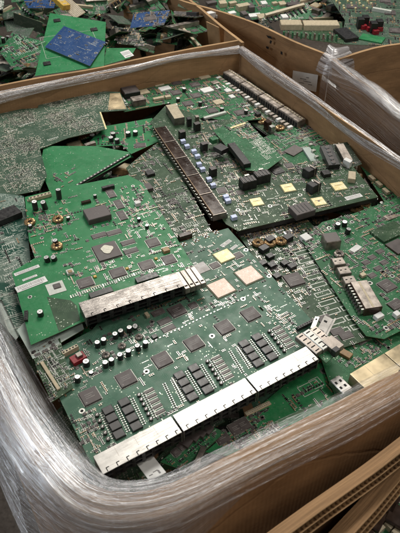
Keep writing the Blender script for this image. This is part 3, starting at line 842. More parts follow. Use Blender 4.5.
B.header((40, 195.5), 6, 1, .0085, .05, 'cream', .008, 'socket_strip')
B.sticker((27, 270.5), .052, .009, .12); B.sticker((30, 278), .030, .006, .12); B.sticker((31.5, 284.5), .062, .017, .12)
x, y = B.L(56, 288); B.block((x, y), .034, .032, .0008, 'white', 'silk_square', loc=True, ch=.0001); B.chip((57, 285.5), .014, .013, .003)
B.header((26, 315), 4, 1, .006, 1.3, 'black', .006)
B.block((70, 271), .014, .013, .006, 'white', 'socket'); B.block((70, 271), .008, .008, .0075, 'tan', 'crystal')
mbm = MB()
mbm.prism([B.L(*p) for p in ((47, 297), (71, 300.5), (77, 306), (80, 320), (59, 331.5))], .0001, .0004, 'pcb_dark', 'pcb_dark'); mbm.build('bare_strip', B.root)
for p in ((42, 238), (30, 297), (54, 234), (133, 186), (17, 258), (192, 280)): B.hole(p, .0024)
for p, c in (((95, 276), 'yellow'), ((127, 268), 'yellow'), ((156, 258), 'yellow')): B.block(p, .006, .006, .003, c, 'diode')
B.smd(70, [(20, 200), (70, 195), (75, 222), (30, 240)], 1.25, .5); B.smd(60, [(25, 215), (70, 212), (72, 225), (30, 238)], 1.2, .5)
B.smd(60, [(12, 250), (34, 244), (36, 258), (14, 272)], 1.3, .5)
B.smd(230, [(100, 188), (145, 188), (195, 270), (75, 295), (78, 275), (90, 228)], 1.15, .5); B.smd(90, [(110, 185), (142, 190), (165, 235), (140, 240)], 1.2, .4)
B.smd(90, [(72, 275), (170, 240), (185, 265), (76, 300)], 1.1, .4); B.smd(30, [(50, 225), (80, 240), (70, 280), (45, 262)], 1.2, .4)
B.done()

# pale board and track-printed board under it
B = Board('pale grey green board edge sticking out under the bright green board on the left', [(17, 330), (33, 359), (84, 329), (80, 315), (45, 300)], (33, 359), (84, 329), .848, (-.02, .02), 'pcb_pale')
B.hole((33, 353)); B.pads(60, [(28, 345), (60, 335), (60, 345), (34, 355)], 'ink'); B.done()
B = Board('dark green board with white tracks at the left edge by the bright green board', [(-40, 188), (24, 196), (40, 350), (20, 338), (2, 300), (-40, 300)], (-10, 262), (16, 255), .842, (-.04, 0), 'pcb_lines')
for px, py in ((8, 300), (12, 310), (16, 322)): B.silkrect((px, py), .035, .03)
B.block((6, 213), .060, .036, .016, 'black', 'connector', r=.25); B.smd(40, None, 1.2, .8)
for i in range(9): B.text((2 + i * .5, 240 + i * 6), 8, .004, .2)
B.done()
B = Board('brown edged board corner poking out at the left beside the film', [(-40, 290), (2, 300), (22, 332), (16, 340), (0, 322), (-40, 310)], (0, 322), (20, 330), .835, (-.03, 0), 'pcb_pale'); B.done()
B = Board('small board with white printed outline tracks at the left below the pale board', [(32, 352), (60, 338), (73, 388), (52, 402), (38, 372)], (38, 372), (70, 356), .846, (0, .03), 'pcb_dark')
for p in ((48, 368), (53, 380), (60, 372)): B.silkrect(p, .012, .04)
B.block((50, 375), .006, .07, .003, 'cream', 'edge_rail'); B.pads(260, [(36, 355), (60, 342), (72, 386), (54, 396)], 'white'); B.smd(60, None, 1.1, .9); B.done()

# ---- solder-side board, upper left
B = Board('grey green board lying solder side up at the upper left, speckled silver',
          [(-30, 112), (38, 108), (40, 97), (100, 91), (120, 92), (128, 110), (101, 112), (107, 129), (68, 138), (40, 149), (47, 175), (40, 190), (-30, 205)], (40, 149), (107, 129), .842, (0, 0), 'pcb_solder')
B.pads(1100, [(-30, 113), (38, 109), (100, 112), (106, 129), (68, 137), (40, 148), (46, 175), (40, 188), (-30, 203)], 'joint', 1.25)
for r in ([(15, 113), (33, 112), (35, 122), (16, 124)], [(48, 112), (68, 110), (75, 122), (52, 125)], [(0, 120), (12, 120), (15, 165), (0, 165)], [(50, 96), (62, 95), (66, 104), (52, 106)], [(76, 95), (104, 94), (108, 108), (78, 108)], [(60, 120), (95, 116), (100, 130), (68, 134)], [(10, 165), (40, 160), (42, 185), (5, 190)], [(18, 140), (38, 138), (40, 150), (20, 155)]):
    B.pads(620, r, 'joint', 1.5, True)
B.pads(400, [(42, 97), (100, 92), (104, 110), (42, 107)], 'joint', 1.2)
mbm = MB(); mbm.prism([B.L(*p) for p in ((110, 93.5), (120, 93.2), (126.5, 109), (108, 110))], .0001, .0005, 'goldtin', 'goldtin'); o = mbm.build('bare_metal_corner', B.root)
B.hole((114, 98), .003); B.hole((119, 106), .003); B.hole((124, 106), .003)
mbm = MB(); mbm.prism([B.L(*p) for p in ((99.5, 112), (101, 112), (107, 129), (105.5, 129.5))], .0001, .0005, 'gold', 'gold'); o = mbm.build('edge_contact', B.root)
for gx, gy, na, nb in ((22, 118, 13, 13), (60, 117, 12, 12), (88, 101, 14, 9), (8, 145, 11, 14), (30, 146, 8, 8), (82, 124, 10, 8), (20, 175, 12, 8)):
    x, y = B.L(gx, gy)
    for i in range(na):
        for j in range(nb):
            if 2 < i < na - 3 and 2 < j < nb - 3: continue
            if B.free(x + (i - na / 2) * .0052, y + (j - nb / 2) * .0052): B.sm.disc(x + (i - na / 2) * .0052, y + (j - nb / 2) * .0052, .0007, .0017, 'silver', 6)
for p, n in (((20, 126), 9), ((60, 113), 6), ((48, 140), 7), ((78, 118), 8), ((8, 132), 6)): B.text(p, n, .005, .0)
B.done()

# small bare boards in the upper left gap
B = Board('bare bright green board with a black edge connector under the solder side board', [(40, 168), (44, 146), (96, 146), (129, 152), (131, 157), (76, 188), (50, 192)], (76, 190), (131, 157), .826, (-.02, .05), 'pcb_green')
a, b = Vector(B.L(76, 187)), Vector(B.L(130, 156)); L_ = (b - a).length
mbm = MB(); mbm.box(L_ / 2 + a.x, a.y, -.012, L_, .006, .016, 'black'); [mbm.box(a.x + L_ * (i + .5) / 16, a.y, .0041, L_ / 40, .004, .0006, 'pins') for i in range(16)]
mbm.build('edge_connector', B.root); B.smd(14, [(50, 175), (75, 165), (75, 185), (50, 190)], 1.2, .8); B.hole((67, 173)); B.done()
B = Board('small light green board with black capacitors left of the long brown connector', [(84, 147), (106, 126), (152, 118), (164, 139), (131, 154), (122, 145)], (84, 147), (122, 143), .818, (.03, .02), 'pcb_green')
for p in ((128, 132), (135, 131), (117, 139), (111, 137), (113, 133)): B.cap(p, .007, .013)
B.smd(70, [(90, 144), (112, 130), (150, 122), (158, 138), (132, 150)], 1.6, .5); B.chip((140, 145), .03, .02); B.block((90, 143), .03, .012, .012, 'dulltin', 'connector', r=.4); B.done()
B = Board('dark board with white squiggles between the bright green board and long brown connector', [(126, 168), (140, 156), (161, 140), (207, 222), (214, 235), (175, 244), (140, 190)], (175, 244), (214, 232), .836, (0, 0), 'pcb_dark')
B.smd(190, None, 1.5, 1.0); B.pads(160, [(130, 172), (165, 162), (205, 225), (178, 240)], 'white', 1.4)
for i in range(6): B.silkrect((176 + i * 4, 230 - i * 1.5), .006, .014, .0014)
B.block((185, 234), .030, .012, .012, 'brown', 'connector'); B.block((150, 172), .02, .02, .008, 'black', 'relay'); B.block((148, 186), .018, .026, .008, 'chip', 'chip'); B.done()

# ---- big dark board across the middle
B = Board('large dark board with a long glossy brown connector and four gold square chips',
          [(150, 122), (166, 105), (190, 112), (203, 121), (238, 119), (268, 147), (288, 165), (318, 160), (345, 157), (378, 197), (238, 231), (226, 224)], (228, 227), (376, 199), .836, (0, .02), 'pcb_dark')
# brown connector made of five blocks, with silver leads along its left flank
a, b = Vector(B.L(159.5, 126.5, .016)), Vector(B.L(220, 214, .016)); d = b - a; L_ = d.length; ang = math.atan2(d.y, d.x)
cr = bpy.data.objects.new('edge_connector', None); COL.objects.link(cr); cr.parent = B.root; cr.location = ((a.x + b.x) / 2, (a.y + b.y) / 2, .0003); cr.rotation_euler = (0, 0, ang)
for i in range(5):
    mb = MB(); w = L_ / 5 - .001; mb.box(0, 0, 0, w - .002, .034, .016, 'brown', ch=.0022); mb.box(w / 2, 0, 0, .0016, .034, .0168, 'dulltin'); mb.box(0, .0155, .0158, w * .94, .0014, .0006, 'dulltin'); mb.box(0, -.0155, .0158, w * .94, .0014, .0006, 'tan'); [mb.box(-w * .42 + w * .84 * q / 7, .0095, .0159, .0014, .009, .0004, 'black') for q in range(8)]
    for q in range(3): mb.quad(-w * .1 + q * .004, .002, .0162, .0022, .0030, 'chipgrey')
    o = mb.build('connector_block', cr); o.location = (-L_ / 2 + L_ * (i + .5) / 5, 0, 0)
mb = MB()
for i in range(60):
    for sg in (-1, 1): mb.box(-L_ / 2 + L_ * (i + .5) / 60, sg * .0190, 0, .0022, .003, .009 if i % 2 else .012, 'silver')
mb.build('lead_row', cr)['kind'] = 'stuff'
for f in range(20):
    q = a.lerp(b, f / 19.); B.avoid.append((q.x, q.y, .026, .026))
for p in ((183, 140), (187, 145), (194, 150), (197.5, 155), (199, 163), (202.5, 168), (209, 178), (213, 184), (226, 195.5), (228, 199.5), (234, 216)):
    B.block(p, .013, .011, .009, 'bluewhite', 'pulse_transformer', r=.1)
for c in ([(249, 200.5), (259, 197.5), (264.5, 204), (254, 207.5)], [(280.5, 186.5), (290, 183), (296, 190), (285.5, 193.5)], [(311, 200), (320.5, 196.5), (327, 204), (316, 207)], [(330, 185), (340, 181.5), (347.5, 188), (336.5, 192)]):
    ctr, w, d = B.size(c); B.block(tuple(ctr), w, d, .0022, 'gold', 'lidded_chip', loc=True, ch=.0006); B.block(tuple(ctr), w + .005, d + .005, .001, 'fr4', 'chip_carrier', loc=True, ch=.0002)
    [B.hw.box(ctr[0] + q * w * .12, ctr[1] + w * .1, .0025, w * .03, d * (.3 + .1 * (q % 2)), .0001, 'tan', 1.5) for q in (-1, 0, 1)]
    if c[0][0] > 300 and c[0][0] < 320: B.block(tuple(ctr), .005, .004, .0028, 'ink', 'mark', loc=True, ch=.0002)
B.block((175, 111), .030, .082, .022, 'dulltin', 'power_converter', r=.05, top='cream'); B.block((189, 118), .012, .014, .024, 'black', 'relay'); B.block((197, 116), .010, .012, .028, 'dulltin', 'can_capacitor')
for p in ((182, 131), (204, 143), (213, 168), (197, 123)): B.block(p, .016, .014, .022, 'black', 'relay', r=.2, top='chip')
for p in ((248, 179), (262, 173)): 
    o = B.block(p, .038, .024, .024, 'black', 'heat_sink', r=.1, ch=.001); x, y = B.L(p[0], p[1], .024)
    for q in range(4): B.hw.box(x - .014 + q * .009, y, .0242, .003, .022, .0012, 'chipgrey', .1)
    B.hw.box(x + .002, y + .014, .0003, .012, .006, .026, 'silver', .1)
for p in ((310, 168), (314, 183)): 
    B.block(p, .030, .022, .022, 'black', 'heat_sink', r=.4, ch=.001); x, y = B.L(p[0], p[1], .022); B.hw.box(x, y + .008, .0222, .004, .010, .0012, 'silver'); B.hw.box(x + .006, y, .0003, .004, .02, .025, 'dulltin', .4)
B.block((302, 208), .050, .038, .016, 'chip', 'backplane_connector', r=.15, ch=.001); x, y = B.L(302, 208, .016)
for q in range(4): B.hw.box(x - .014 + q * .009, y, .0163, .0022, .028, .0006, 'black', .15)
B.sticker((353.5, 197), .044, .014, .1); B.block((352, 175), .018, .034, .012, 'cream', 'connector', r=-.5); B.block((326, 172), .02, .02, .01, 'black', 'relay')
for p in ((270, 206), (300, 195), (238, 210), (362, 186), (295, 205), (305, 190)): B.hole(p, .003)
B.chip((277, 170), .03, .03, .003, mat='black', r=.2); B.chip((289, 165), .02, .02); B.chip((222, 190), .022, .022, .002); B.chip((240, 192), .016, .016)
B.smd(240, None, 1.5, .7); B.smd(260, [(185, 128), (230, 125), (262, 180), (235, 225), (215, 190)], 1.5, .8); B.smd(120, [(240, 205), (350, 165), (374, 195), (245, 226)], 1.3, .4, 'prrcpp')
B.smd(140, [(255, 170), (330, 150), (345, 170), (270, 190)], 1.4, .7)
mbm = MB(); c0, c1 = B.L(238, 231), B.L(378, 197); mbm.box((c0[0] + c1[0]) / 2, (c0[1] + c1[1]) / 2 + .003, -.014, math.hypot(c1[0] - c0[0], c1[1] - c0[1]), .004, .0122, 'black', math.atan2(c1[1] - c0[1], c1[0] - c0[0])); mbm.build('black_edge_strip', B.root)  # plain black strip hung below the front edge of the board
B.done()
BIG = B
B = Board('speckled green daughter board with a black slot on the large dark board', [(213, 130), (244, 118), (283, 158), (264, 172), (246, 170)], (246, 170), (283, 157), .858, (0, 0), 'pcb_mid', on=(BIG, .016))
B.block((239, 153), .020, .105, .012, 'black', 'card_slot', r=-.18, ch=.001); B.block((221, 147), .026, .03, .012, 'black', 'relay', r=.2); B.block((214, 138), .02, .018, .012, 'pcb_mid', 'relay')
B.pads(420, [(236, 128), (246, 122), (280, 158), (262, 168)], 'silver', 1.5); B.smd(60, [(225, 128), (246, 122), (260, 138), (245, 140)], 1.5, .5, 'rcpct')
for i in range(5): B.sm.box(*B.L(232 + i * 3, 128 - i), .0002, .009, .007, .002, 'gold')
B.done()

# ---- far boards under the far corner
B = Board('dark green board by the far wall with white square chips and yellow parts', [(124, 112), (118, 96), (136, 84), (216, 71), (240, 95), (262, 119), (231, 122), (204, 117), (190, 122), (170, 103)], (128, 111), (170, 103), .826, (.0, .0), 'pcb_mid')
B.block((130, 89), .050, .050, .018, 'black', 'transformer', top='chip', ch=.002); B.block((138, 98), .040, .030, .020, 'dulltin', 'connector')
for p, w, d, m_ in (((143.5, 91.5), .034, .028, 'cream'), ((165, 88), .036, .026, 'paper'), ((207, 89.5), .036, .030, 'paper'), ((218.5, 101.5), .030, .028, 'cream'), ((204, 76), .036, .03, 'cream'), ((185, 78), .03, .02, 'cream'), ((159, 84), .03, .016, 'cream'), ((228, 90), .02, .02, 'paper'), ((232, 96), .016, .02, 'paper'), ((215, 82), .024, .02, 'dulltin')):
    B.block(p, w, d, .004, m_, 'lidded_chip', r=.1); B.smd(5, [(p[0] - 8, p[1] - 4), (p[0] + 8, p[1] - 4), (p[0] + 8, p[1] + 5), (p[0] - 8, p[1] + 5)], 1.6, .5)
for p in ((176, 92), (196, 95), (188, 103), (212, 110), (195, 84), (176, 82), (240, 112)): B.chip(p, .03, .028, .003, mat='chip')
for p in ((161, 97), (156, 98), (168, 96)): B.block(p, .018, .012, .008, 'cream', 'inductor')
B.block((215, 114.5), .075, .010, .006, 'white', 'socket_strip', r=.12)
for p in ((184, 88), (200, 102), (222, 108), (178, 98), (246, 110)): B.cap(p, .006, .012)
B.smd(430, None, 1.9, .8, 'rrrccccstpd'); B.done()
B = Board('dark board in the far corner with a long silver connector bank along its edge', [(208, 78), (228, 67), (310, 121), (303, 130), (275, 140), (242, 116)], (228, 67), (310, 121), .822, (0, .03), 'pcb_dark')
a, b = Vector(B.L(229, 70, .02)), Vector(B.L(305, 120.5, .02)); L_ = (b - a).length
for i in range(4):
    mb = MB(); w = L_ / 4 - .006; mb.box(0, 0, 0, w, .030, .022, 'dulltin', ch=.0015); 
    for q in range(8): mb.box(-w / 2 + w * (q + .5) / 8, .006, .0221, w / 14, .004, .0022, 'cream')
    for q in range(8): mb.box(-w / 2 + w * (q + .5) / 8, -.0152, .003, w / 11, .001, .014, 'hole')
    o = mb.build('connector', B.root); f = (i + .5) / 4; q = a.lerp(b, f); o.location = (q.x, q.y - .010, .0003); o.rotation_euler = (0, 0, math.atan2(b.y - a.y, b.x - a.x)); B.avoid.append((q.x, q.y - .01, w / 2, .02))
for q in range(22):
    t = a.lerp(b, (q + .3) / 22); B.block((t.x, t.y - .044), .010, .016, .009, 'dulltin' if q % 3 else 'paper', 'jack', loc=True)
B.smd(200, None, 1.9, .5); B.block((268, 121), .016, .016, .026, 'brown', 'relay'); B.block((258, 113), .014, .014, .024, 'black', 'relay'); B.block((272, 126), .012, .014, .022, 'silver', 'can_capacitor')
for p in ((262, 121), (252, 112), (280, 128)): B.coil(p, .009, .005, 'copper')
mbm = MB(); mbm.prism([B.L(*p) for p in ((242, 117), (275, 141), (303, 131), (302, 129), (275, 138), (243, 114.5))], -.012, -.0016, 'black', 'black'); mbm.build('black_edge_strip', B.root)  # plain black strip following the near edge, below the board
B.done()
B = Board('lighter green board with a grey striped strip behind the large dark board', [(262, 138), (300, 124), (325, 132), (350, 160), (330, 180), (290, 176)], (290, 176), (345, 158), .812, (0, 0), 'pcb_mid')
B.block((313, 158), .022, .115, .006, 'pcb_pale', 'terminal_strip', r=-.30); B.block((294, 150), .05, .035, .003, 'chipgrey', 'chip', r=.3)
B.smd(260, None, 1.8, 1.); B.pads(250, [(268, 140), (300, 128), (318, 140), (295, 170)], 'white', 1.6)
for i in range(5): B.sm.box(*B.L(310 + i * 3, 148 + i * 6), .0065, .010, .008, .006, 'silver')
B.done()
B = Board('small black faced power board with silver coils leaning near the right wall', [(322, 146), (347, 142), (362, 164), (338, 172)], (338, 172), (362, 164), .838, (.0, .12), 'pcb_black')
B.block((330, 155), .030, .080, .016, 'black', 'heat_sink', r=-.30)
x, y = B.L(330, 155, .016)
for i in range(5): B.sm.cyl(x + .0048 * (i - 2), y + .0145 * (i - 2), .0164, .0055, .003, 'can', 'chip', 10)
B.block((344, 152), .022, .070, .012, 'dulltin', 'bracket', r=-.25); B.block((348, 160), .012, .02, .02, 'paper', 'connector', r=.4); B.smd(40, None, 1.6, .6); B.done()
B = Board('mid green board at the right wall with metal jacks along its edge', [(355, 158), (372, 150), (430, 196), (430, 225), (392, 214), (378, 192)], (372, 150), (430, 196), .818, (0, .03), 'pcb_mid')
a, b = Vector(B.L(371, 155, .022)), Vector(B.L(430, 203, .022)); L_ = (b - a).length
for i in range(3):
    mb = MB(); w = L_ / 3 - .004; mb.box(0, 0, 0, w, .030, .024, 'dulltin', ch=.0015)
    for q in range(4): mb.box(-w / 2 + w * (q + .5) / 4, -.0152, .003, w / 6, .001, .016, 'hole'); mb.box(-w / 2 + w * (q + .5) / 4, -.010, .0241, w / 7, .004, .0006, 'hole')
    o = mb.build('connector', B.root); q = a.lerp(b, (i + .5) / 3); o.location = (q.x, q.y - .012, .0003); o.rotation_euler = (0, 0, math.atan2(b.y - a.y, b.x - a.x)); B.avoid.append((q.x, q.y - .012, w / 2, .02))
for p in ((372, 177), (379, 183), (386, 190)): B.block(p, .02, .010, .008, 'cream', 'inductor')
B.smd(170, None, 1.8, .8); B.coil((366, 204), .007, .004); B.done()

# ---- right-hand board with sockets and serial connector
B = Board('green board at right with metal sockets and a serial connector along its left edge',
          [(302, 240), (322, 222), (352, 214), (402, 196), (440, 205), (440, 330), (400, 331), (384, 339), (366, 336), (352, 318)], (302, 240), (402, 197), .822, (0, .0), 'pcb_mid')
def dirblock(p, w, d, h, mat, name, r, top=None, holes=0):
    o = B.block(p, w, d, h, mat, name, r=r, top=top, ch=.0012); x, y = B.L(p[0], p[1], h)
    return o, x, y
v0, v1 = Vector(B.L(325, 245)), Vector(B.L(372, 330)); ar = math.atan2((v1 - v0).y, (v1 - v0).x) + math.pi / 2
dirblock((331.5, 237), .034, .032, .024, 'dulltin', 'socket', ar, 'chipgrey')
for p in ((338.5, 261), (344, 270), (349.5, 279.5)):
    o, x, y = dirblock(p, .026, .022, .016, 'dulltin', 'socket', ar, 'dulltin'); B.hw.box(x + .004, y, .0162, .004, .002, .0006, 'hole', ar); B.hw.box(x - .006, y + .003, .0162, .004, .002, .0006, 'hole', ar)
o, x, y = dirblock((366, 294), .036, .078, .020, 'brown', 'serial_connector', ar, 'dulltin')
for q in range(9):
    t = (q - 4) * .0085; B.hw.box(x - .020 * math.cos(ar) - t * math.sin(ar), y - .020 * math.sin(ar) + t * math.cos(ar), .004, .007, .0035, .012, 'silver', ar)
    B.hw.cyl(x - .026 * math.cos(ar) - t * math.sin(ar), y - .026 * math.sin(ar) + t * math.cos(ar), .002, .003, .006, 'tin', 'hole', 8)
o, x, y = dirblock((366, 294), .006, .074, .0205, 'cream', 'shell_edge', ar)
for p in ((338, 223.5), (345, 221.5), (348, 229)): B.cap(p, .0062, .013, 'black')
B.coil((339, 254), .008, .004, 'dulltin')
B.sticker((355.5, 248.5), .028, .014, .2, False); B.block((389, 231), .075, .045, .006, 'pcb_dark', 'daughter_board', ch=.0006); B.block((398, 246), .04, .04, .004, 'brown', 'chip', top='chip')
B.chip((387, 285), .030, .030, .003); B.chip((396, 304), .03, .022, .003, 'x'); B.block((379, 315), .018, .012, .009, 'paper', 'jumper'); B.block((397, 313), .012, .012, .009, 'paper', 'jumper'); B.block((363, 274), .012, .010, .006, 'cream', 'crystal')
for p in ((372, 275), (378, 268), (384, 262), (372, 257), (380, 251), (366, 262)): B.chip(p, .018, .011, .0018, 'x')
for p in ((329, 228), (390, 212), (370, 283), (396, 300), (386, 328), (352, 222), (392, 276)): B.hole(p, .003)
B.smd(520, None, 1.45, .9); B.smd(160, [(350, 250), (400, 220), (400, 290), (375, 290)], 1.4, .9, 'rrcps'); B.done()

# ---- board with white track outlines between the front board and the right board
B = Board('dark green board with rows of white printed rectangles beside the serial connector board', [(236, 232), (300, 213), (322, 234), (366, 322), (372, 338), (330, 352), (300, 320), (262, 268)], (330, 352), (372, 338), .815, (0, 0), 'pcb_dark')
v0, v1 = Vector(B.L(312, 250)), Vector(B.L(352, 328)); n_ = 10
for k in range(n_):
    q = v0.lerp(v1, k / (n_ - 1)); 
    for off in (-.024, .016):
        B.silkrect((q.x + off, q.y), .034, .0115, .0022, True); B.avoid.append((q.x + off, q.y, .018, .007))
for p in ((346, 335), (333, 341), (337, 331), (324, 318)): B.chip(p, .026, .016, .002, 'x')
B.chip((294, 279), .036, .036, .004)
for p in ((258, 243), (270, 243), (281, 241)): B.coil(p, .009, .005, 'copper')
for p in ((264, 247), (288, 236), (270, 238)): B.block(p, .02, .016, .012, 'black', 'relay', r=.3)
for p in ((263, 262), (272, 264), (277, 275), (285, 262), (292, 265), (270, 255)): B.block(p, .016, .014, .008, 'black', 'inductor', r=.2)
B.block((306, 236.5), .020, .022, .012, 'paper', 'label_block', r=.2); B.chip((317, 253), .026, .02)
B.smd(330, [(240, 235), (300, 218), (320, 240), (320, 290), (300, 310), (262, 268)], 1.45, 1.0); B.smd(160, None, 1.3, .8)
B.smd(90, [(240, 236), (300, 220), (305, 232), (255, 250)], 1.8, .4, 'cctdcr'); B.done()

# ---- boards lowest at the front right
B = Board('flat bright green board under the front jack bank, bare near its right end', [(205, 452), (300, 372), (344, 352), (362, 376), (330, 416), (236, 458)], (236, 462), (345, 406), .800, (0, 0), 'pcb_green')
B.header((258, 408), 14, 2, .0036, .0, 'cream', .003, 'contact_strip', False); B.smd(110, [(215, 445), (262, 408), (280, 430), (240, 455)], 1.1, .7); B.smd(30, [(285, 400), (330, 370), (335, 400), (300, 420)], 1.1, .8)
for p in ((222, 437), (236, 428), (243, 424)): B.chip(p, .022, .022)
B.sticker((262, 440), .07, .012, .05); 
for p in ((324, 371), (333, 358), (332, 376), (341, 366)): B.hole(p, .0042)
B.silkrect((310, 388), .04, .022); B.silkrect((316, 383), .02, .02); B.block((327, 362), .012, .012, .006, 'tan', 'inductor'); B.done()
B = Board('board with a warm gold coloured jack bank half hidden behind the front rim', [(318, 350), (338, 340), (385, 336), (440, 318), (440, 380), (345, 412), (330, 385)], (350, 374), (400, 344), .808, (0, 0), 'pcb_mid')
hB = .026
xa, ya = B.L(350, 374, hB); xb, yb_ = B.L(384, 353, hB); xc = xb + (xb - xa) * 1.35; yb_ = (ya + yb_) / 2; yfr = yb_ - .050
B.bank(xa, xb - .001, yb_, yfr, hB, 5, 'goldtin'); B.bank(xb + .001, xc, yb_, yfr, hB, 6, 'goldtin')
B.block((341, 384), .022, .034, .014, 'tin', 'cage', ch=.001); x, y = B.L(341, 384, .014)
for q in range(4): B.hw.box(x - .006 + (q % 2) * .010, y - .006 + (q // 2) * .012, .0143, .004, .005, .0004, 'hole')
B.block((346, 353), .014, .022, .006, 'tan', 'relay', r=.3); B.chip((362, 338), .03, .02); B.smd(80, [(330, 350), (385, 338), (400, 342), (350, 372)], 1.0, .8)
for p in ((355, 362), (360, 358), (365, 355), (370, 352)):
    x, y = B.L(*p); [B.sm.quad(x, y + i * .003, .0003, .020, .0008, 'pcb_green', .9) for i in range(3)]
B.done()

# loose pieces under the front bank
scatter_piece('sticker_card', 'small white card with black marks leaning under the front jack bank', 'card', (151, 468), .835, .028, .050, .0012, 'paper', .55, (-.35, 0), None, lambda b: (b.quad(-.007, -.015, .0014, .006, .002, 'ink'), b.quad(.006, -.017, .0014, .003, .008, 'ink'), b.quad(.002, -.012, .0014, .008, .002, 'ink')))
scatter_piece('plastic_strip', 'thin pale brown strip hanging down under the front jack bank', 'strip', (199, 458), .826, .009, .075, .001, 'dulltin', -.25, (-.5, 0))
B = Board('small dark board with a row of black chips under the front jack bank', [(160, 462), (206, 424), (225, 432), (212, 444), (182, 470)], (182, 470), (225, 434), .808, (-.05, .05), 'pcb_mid')
for p in ((186, 441), (194, 435), (201, 431), (207, 428)): B.block(p, .016, .018, .007, 'chip', 'chip', r=.25)
for p in ((182, 446), (176, 452)): B.chip(p, .012, .012)
B.smd(60, None, 1., .6); B.done()
B = Board('dark board with pale solder spots under the left end of the jack banks', [(112, 486), (160, 462), (185, 470), (170, 500), (130, 505)], (112, 486), (160, 462), .79, (0, 0), 'pcb_dark'); B.smd(70, None, 1.1, .6); B.pads(90, [(115, 486), (158, 466), (170, 480), (130, 495)]); B.done()

# ================================================================ scrap prototypes and copies
class Scrap(Board):
    def __init__(s, label, w, d, mat, seed, group, cut=True):
        s.rng = random.Random(seed); R = s.rng
        s.root = empty('circuit_board', label, 'circuit board', Matrix.Identity(4), group)
        p = [(-w / 2, -d / 2), (w / 2, -d / 2), (w / 2, d / 2), (-w / 2, d / 2)]
        if cut: p = [(-w / 2, -d / 2), (w / 2, -d / 2), (w / 2, d * .2), (w * .28, d * .2), (w * .28, d / 2), (-w / 2, d / 2)]
        s.poly = p; mb = MB(); mb.prism(p, -T, 0, mat, 'fr4'); s.pcb = mb.build('board_panel', s.root)
        s.avoid = []; s.sm = MB(); s.hw = MB(); s.w, s.d = w, d
    def L(s, u, v, up=0.): return (u, v)
def copy_tree(o, parent=None):
    c = o.copy(); COL.objects.link(c)
    if parent: c.parent = parent
    for ch in list(o.children): copy_tree(ch, c)
    return c
def make_scrap(kind, seed, label, group):
    R = random.Random(seed)
    if kind == 'jack':
        s = Scrap(label, .17, .12, R.choice(('pcb_mid', 'pcb_teal')), seed, group, False); s.bank(-.08, .08, -.03, -.058, .02, 6, 'dulltin', slots=False); s.chip((-.03, .02), .03, .03, loc=True); s.chip((.03, .015), .024, .024, loc=True); s.smd(90, None, 1.9, .8)
    elif kind == 'card':
        s = Scrap(label, .16, .09, 'pcb_green', seed, group, True); s.chip((-.03, .01), .034, .034, loc=True, mat='black'); s.smd(60, None, 2, .8); s.block((0, -.041), .13, .007, .0006, 'gold', 'edge_contact', loc=True, ch=.0001)
    elif kind == 'dark':
        s = Scrap(label, .19, .12, 'pcb_black', seed, group, True); s.smd(120, None, 2.1, 1.); s.block((-.05, 0), .05, .03, .016, 'black', 'heat_sink', loc=True, ch=.001); s.block((.02, -.03), .07, .014, .012, 'dulltin', 'connector', loc=True)
    elif kind == 'pale':
        s = Scrap(label, .15, .10, 'pcb_solder', seed, group, False); s.pads(700, [(-.07, -.045), (.07, -.045), (.07, .045), (-.07, .045)], 'pins', 1.6)
    elif kind == 'power':
        s = Scrap(label, .16, .13, 'pcb_mid', seed, group, False)
        for i in range(5): s.cap((-.06 + i * .026, .04), .008, .022)
        s.block((.02, -.02), .045, .04, .028, 'tan', 'transformer', loc=True, ch=.003, top='cream'); s.coil((-.04, -.02), .013, .007); s.block((.06, .0), .02, .05, .03, 'dulltin', 'heat_sink', loc=True); s.smd(50, None, 2, .8)
    elif kind == 'strip':
        s = Scrap(label, .20, .035, 'pcb_mid', seed, group, False); s.block((0, 0), .18, .012, .012, 'cream' if seed % 2 else 'black', 'slot', loc=True); s.smd(30, None, 1.8, .8)
    elif kind == 'bracket':
        s = Scrap(label, .15, .03, 'dulltin', seed, group, False); s.block((0, .012), .15, .003, .012, 'dulltin', 'flange', loc=True)
        for i in range(4): s.hw.box(-.05 + i * .034, -.002, .0002, .018, .012, .0004, 'hole')
    s.done(); return s.root
def place(o, pos, rz, tx, ty):
    o.location = pos; o.rotation_euler = (Matrix.Rotation(tx, 3, 'X') @ Matrix.Rotation(ty, 3, 'Y') @ Matrix.Rotation(rz, 3, 'Z')).to_euler()
KINDS = [('jack', 'board with metal jack bank'), ('card', 'bright green card'), ('dark', 'black board with heat sink'), ('pale', 'grey green solder side board'),
         ('power', 'power board'), ('strip', 'narrow slotted strip'), ('bracket', 'grey metal bracket')]
SCRAPS = []
def heap(group, where, count, spot, seed, tilt, kinds=None, lo=.75, hi=1.05):
    R = random.Random(seed); protos = []
    ks = [(k, l) for k, l in KINDS if not kinds or k in kinds]
    for i, (k, lab) in enumerate(ks): protos.append((make_scrap(k, seed * 13 + i, lab + ' ' + where, group), lab))
    for i in range(count):
        p, lab = protos[i] if i < len(protos) else protos[R.randrange(len(protos))]
        o = p if i < len(protos) else copy_tree(p)
        place(o, spot(R, i), R.uniform(0, 6.28), R.gauss(0, tilt), R.gauss(0, tilt)); q = R.uniform(lo, hi); o.scale = (q, q, q)
        SCRAPS.append((o, lab, where))
# filler under the top boards
heap('boards lower down in the middle box', 'deep in the middle box', 110,
     lambda R, i: cL.lerp(cA, R.uniform(.05, .95)) * 0 + (lambda a, b: (cL + (cA - cL) * a + (cR - cA) * b) + Vector((0, 0, R.uniform(-.15, -.105))))(R.uniform(.03, .97), R.uniform(.03, .97)), 5, .08, ('jack', 'card', 'pale', 'power', 'dark'))

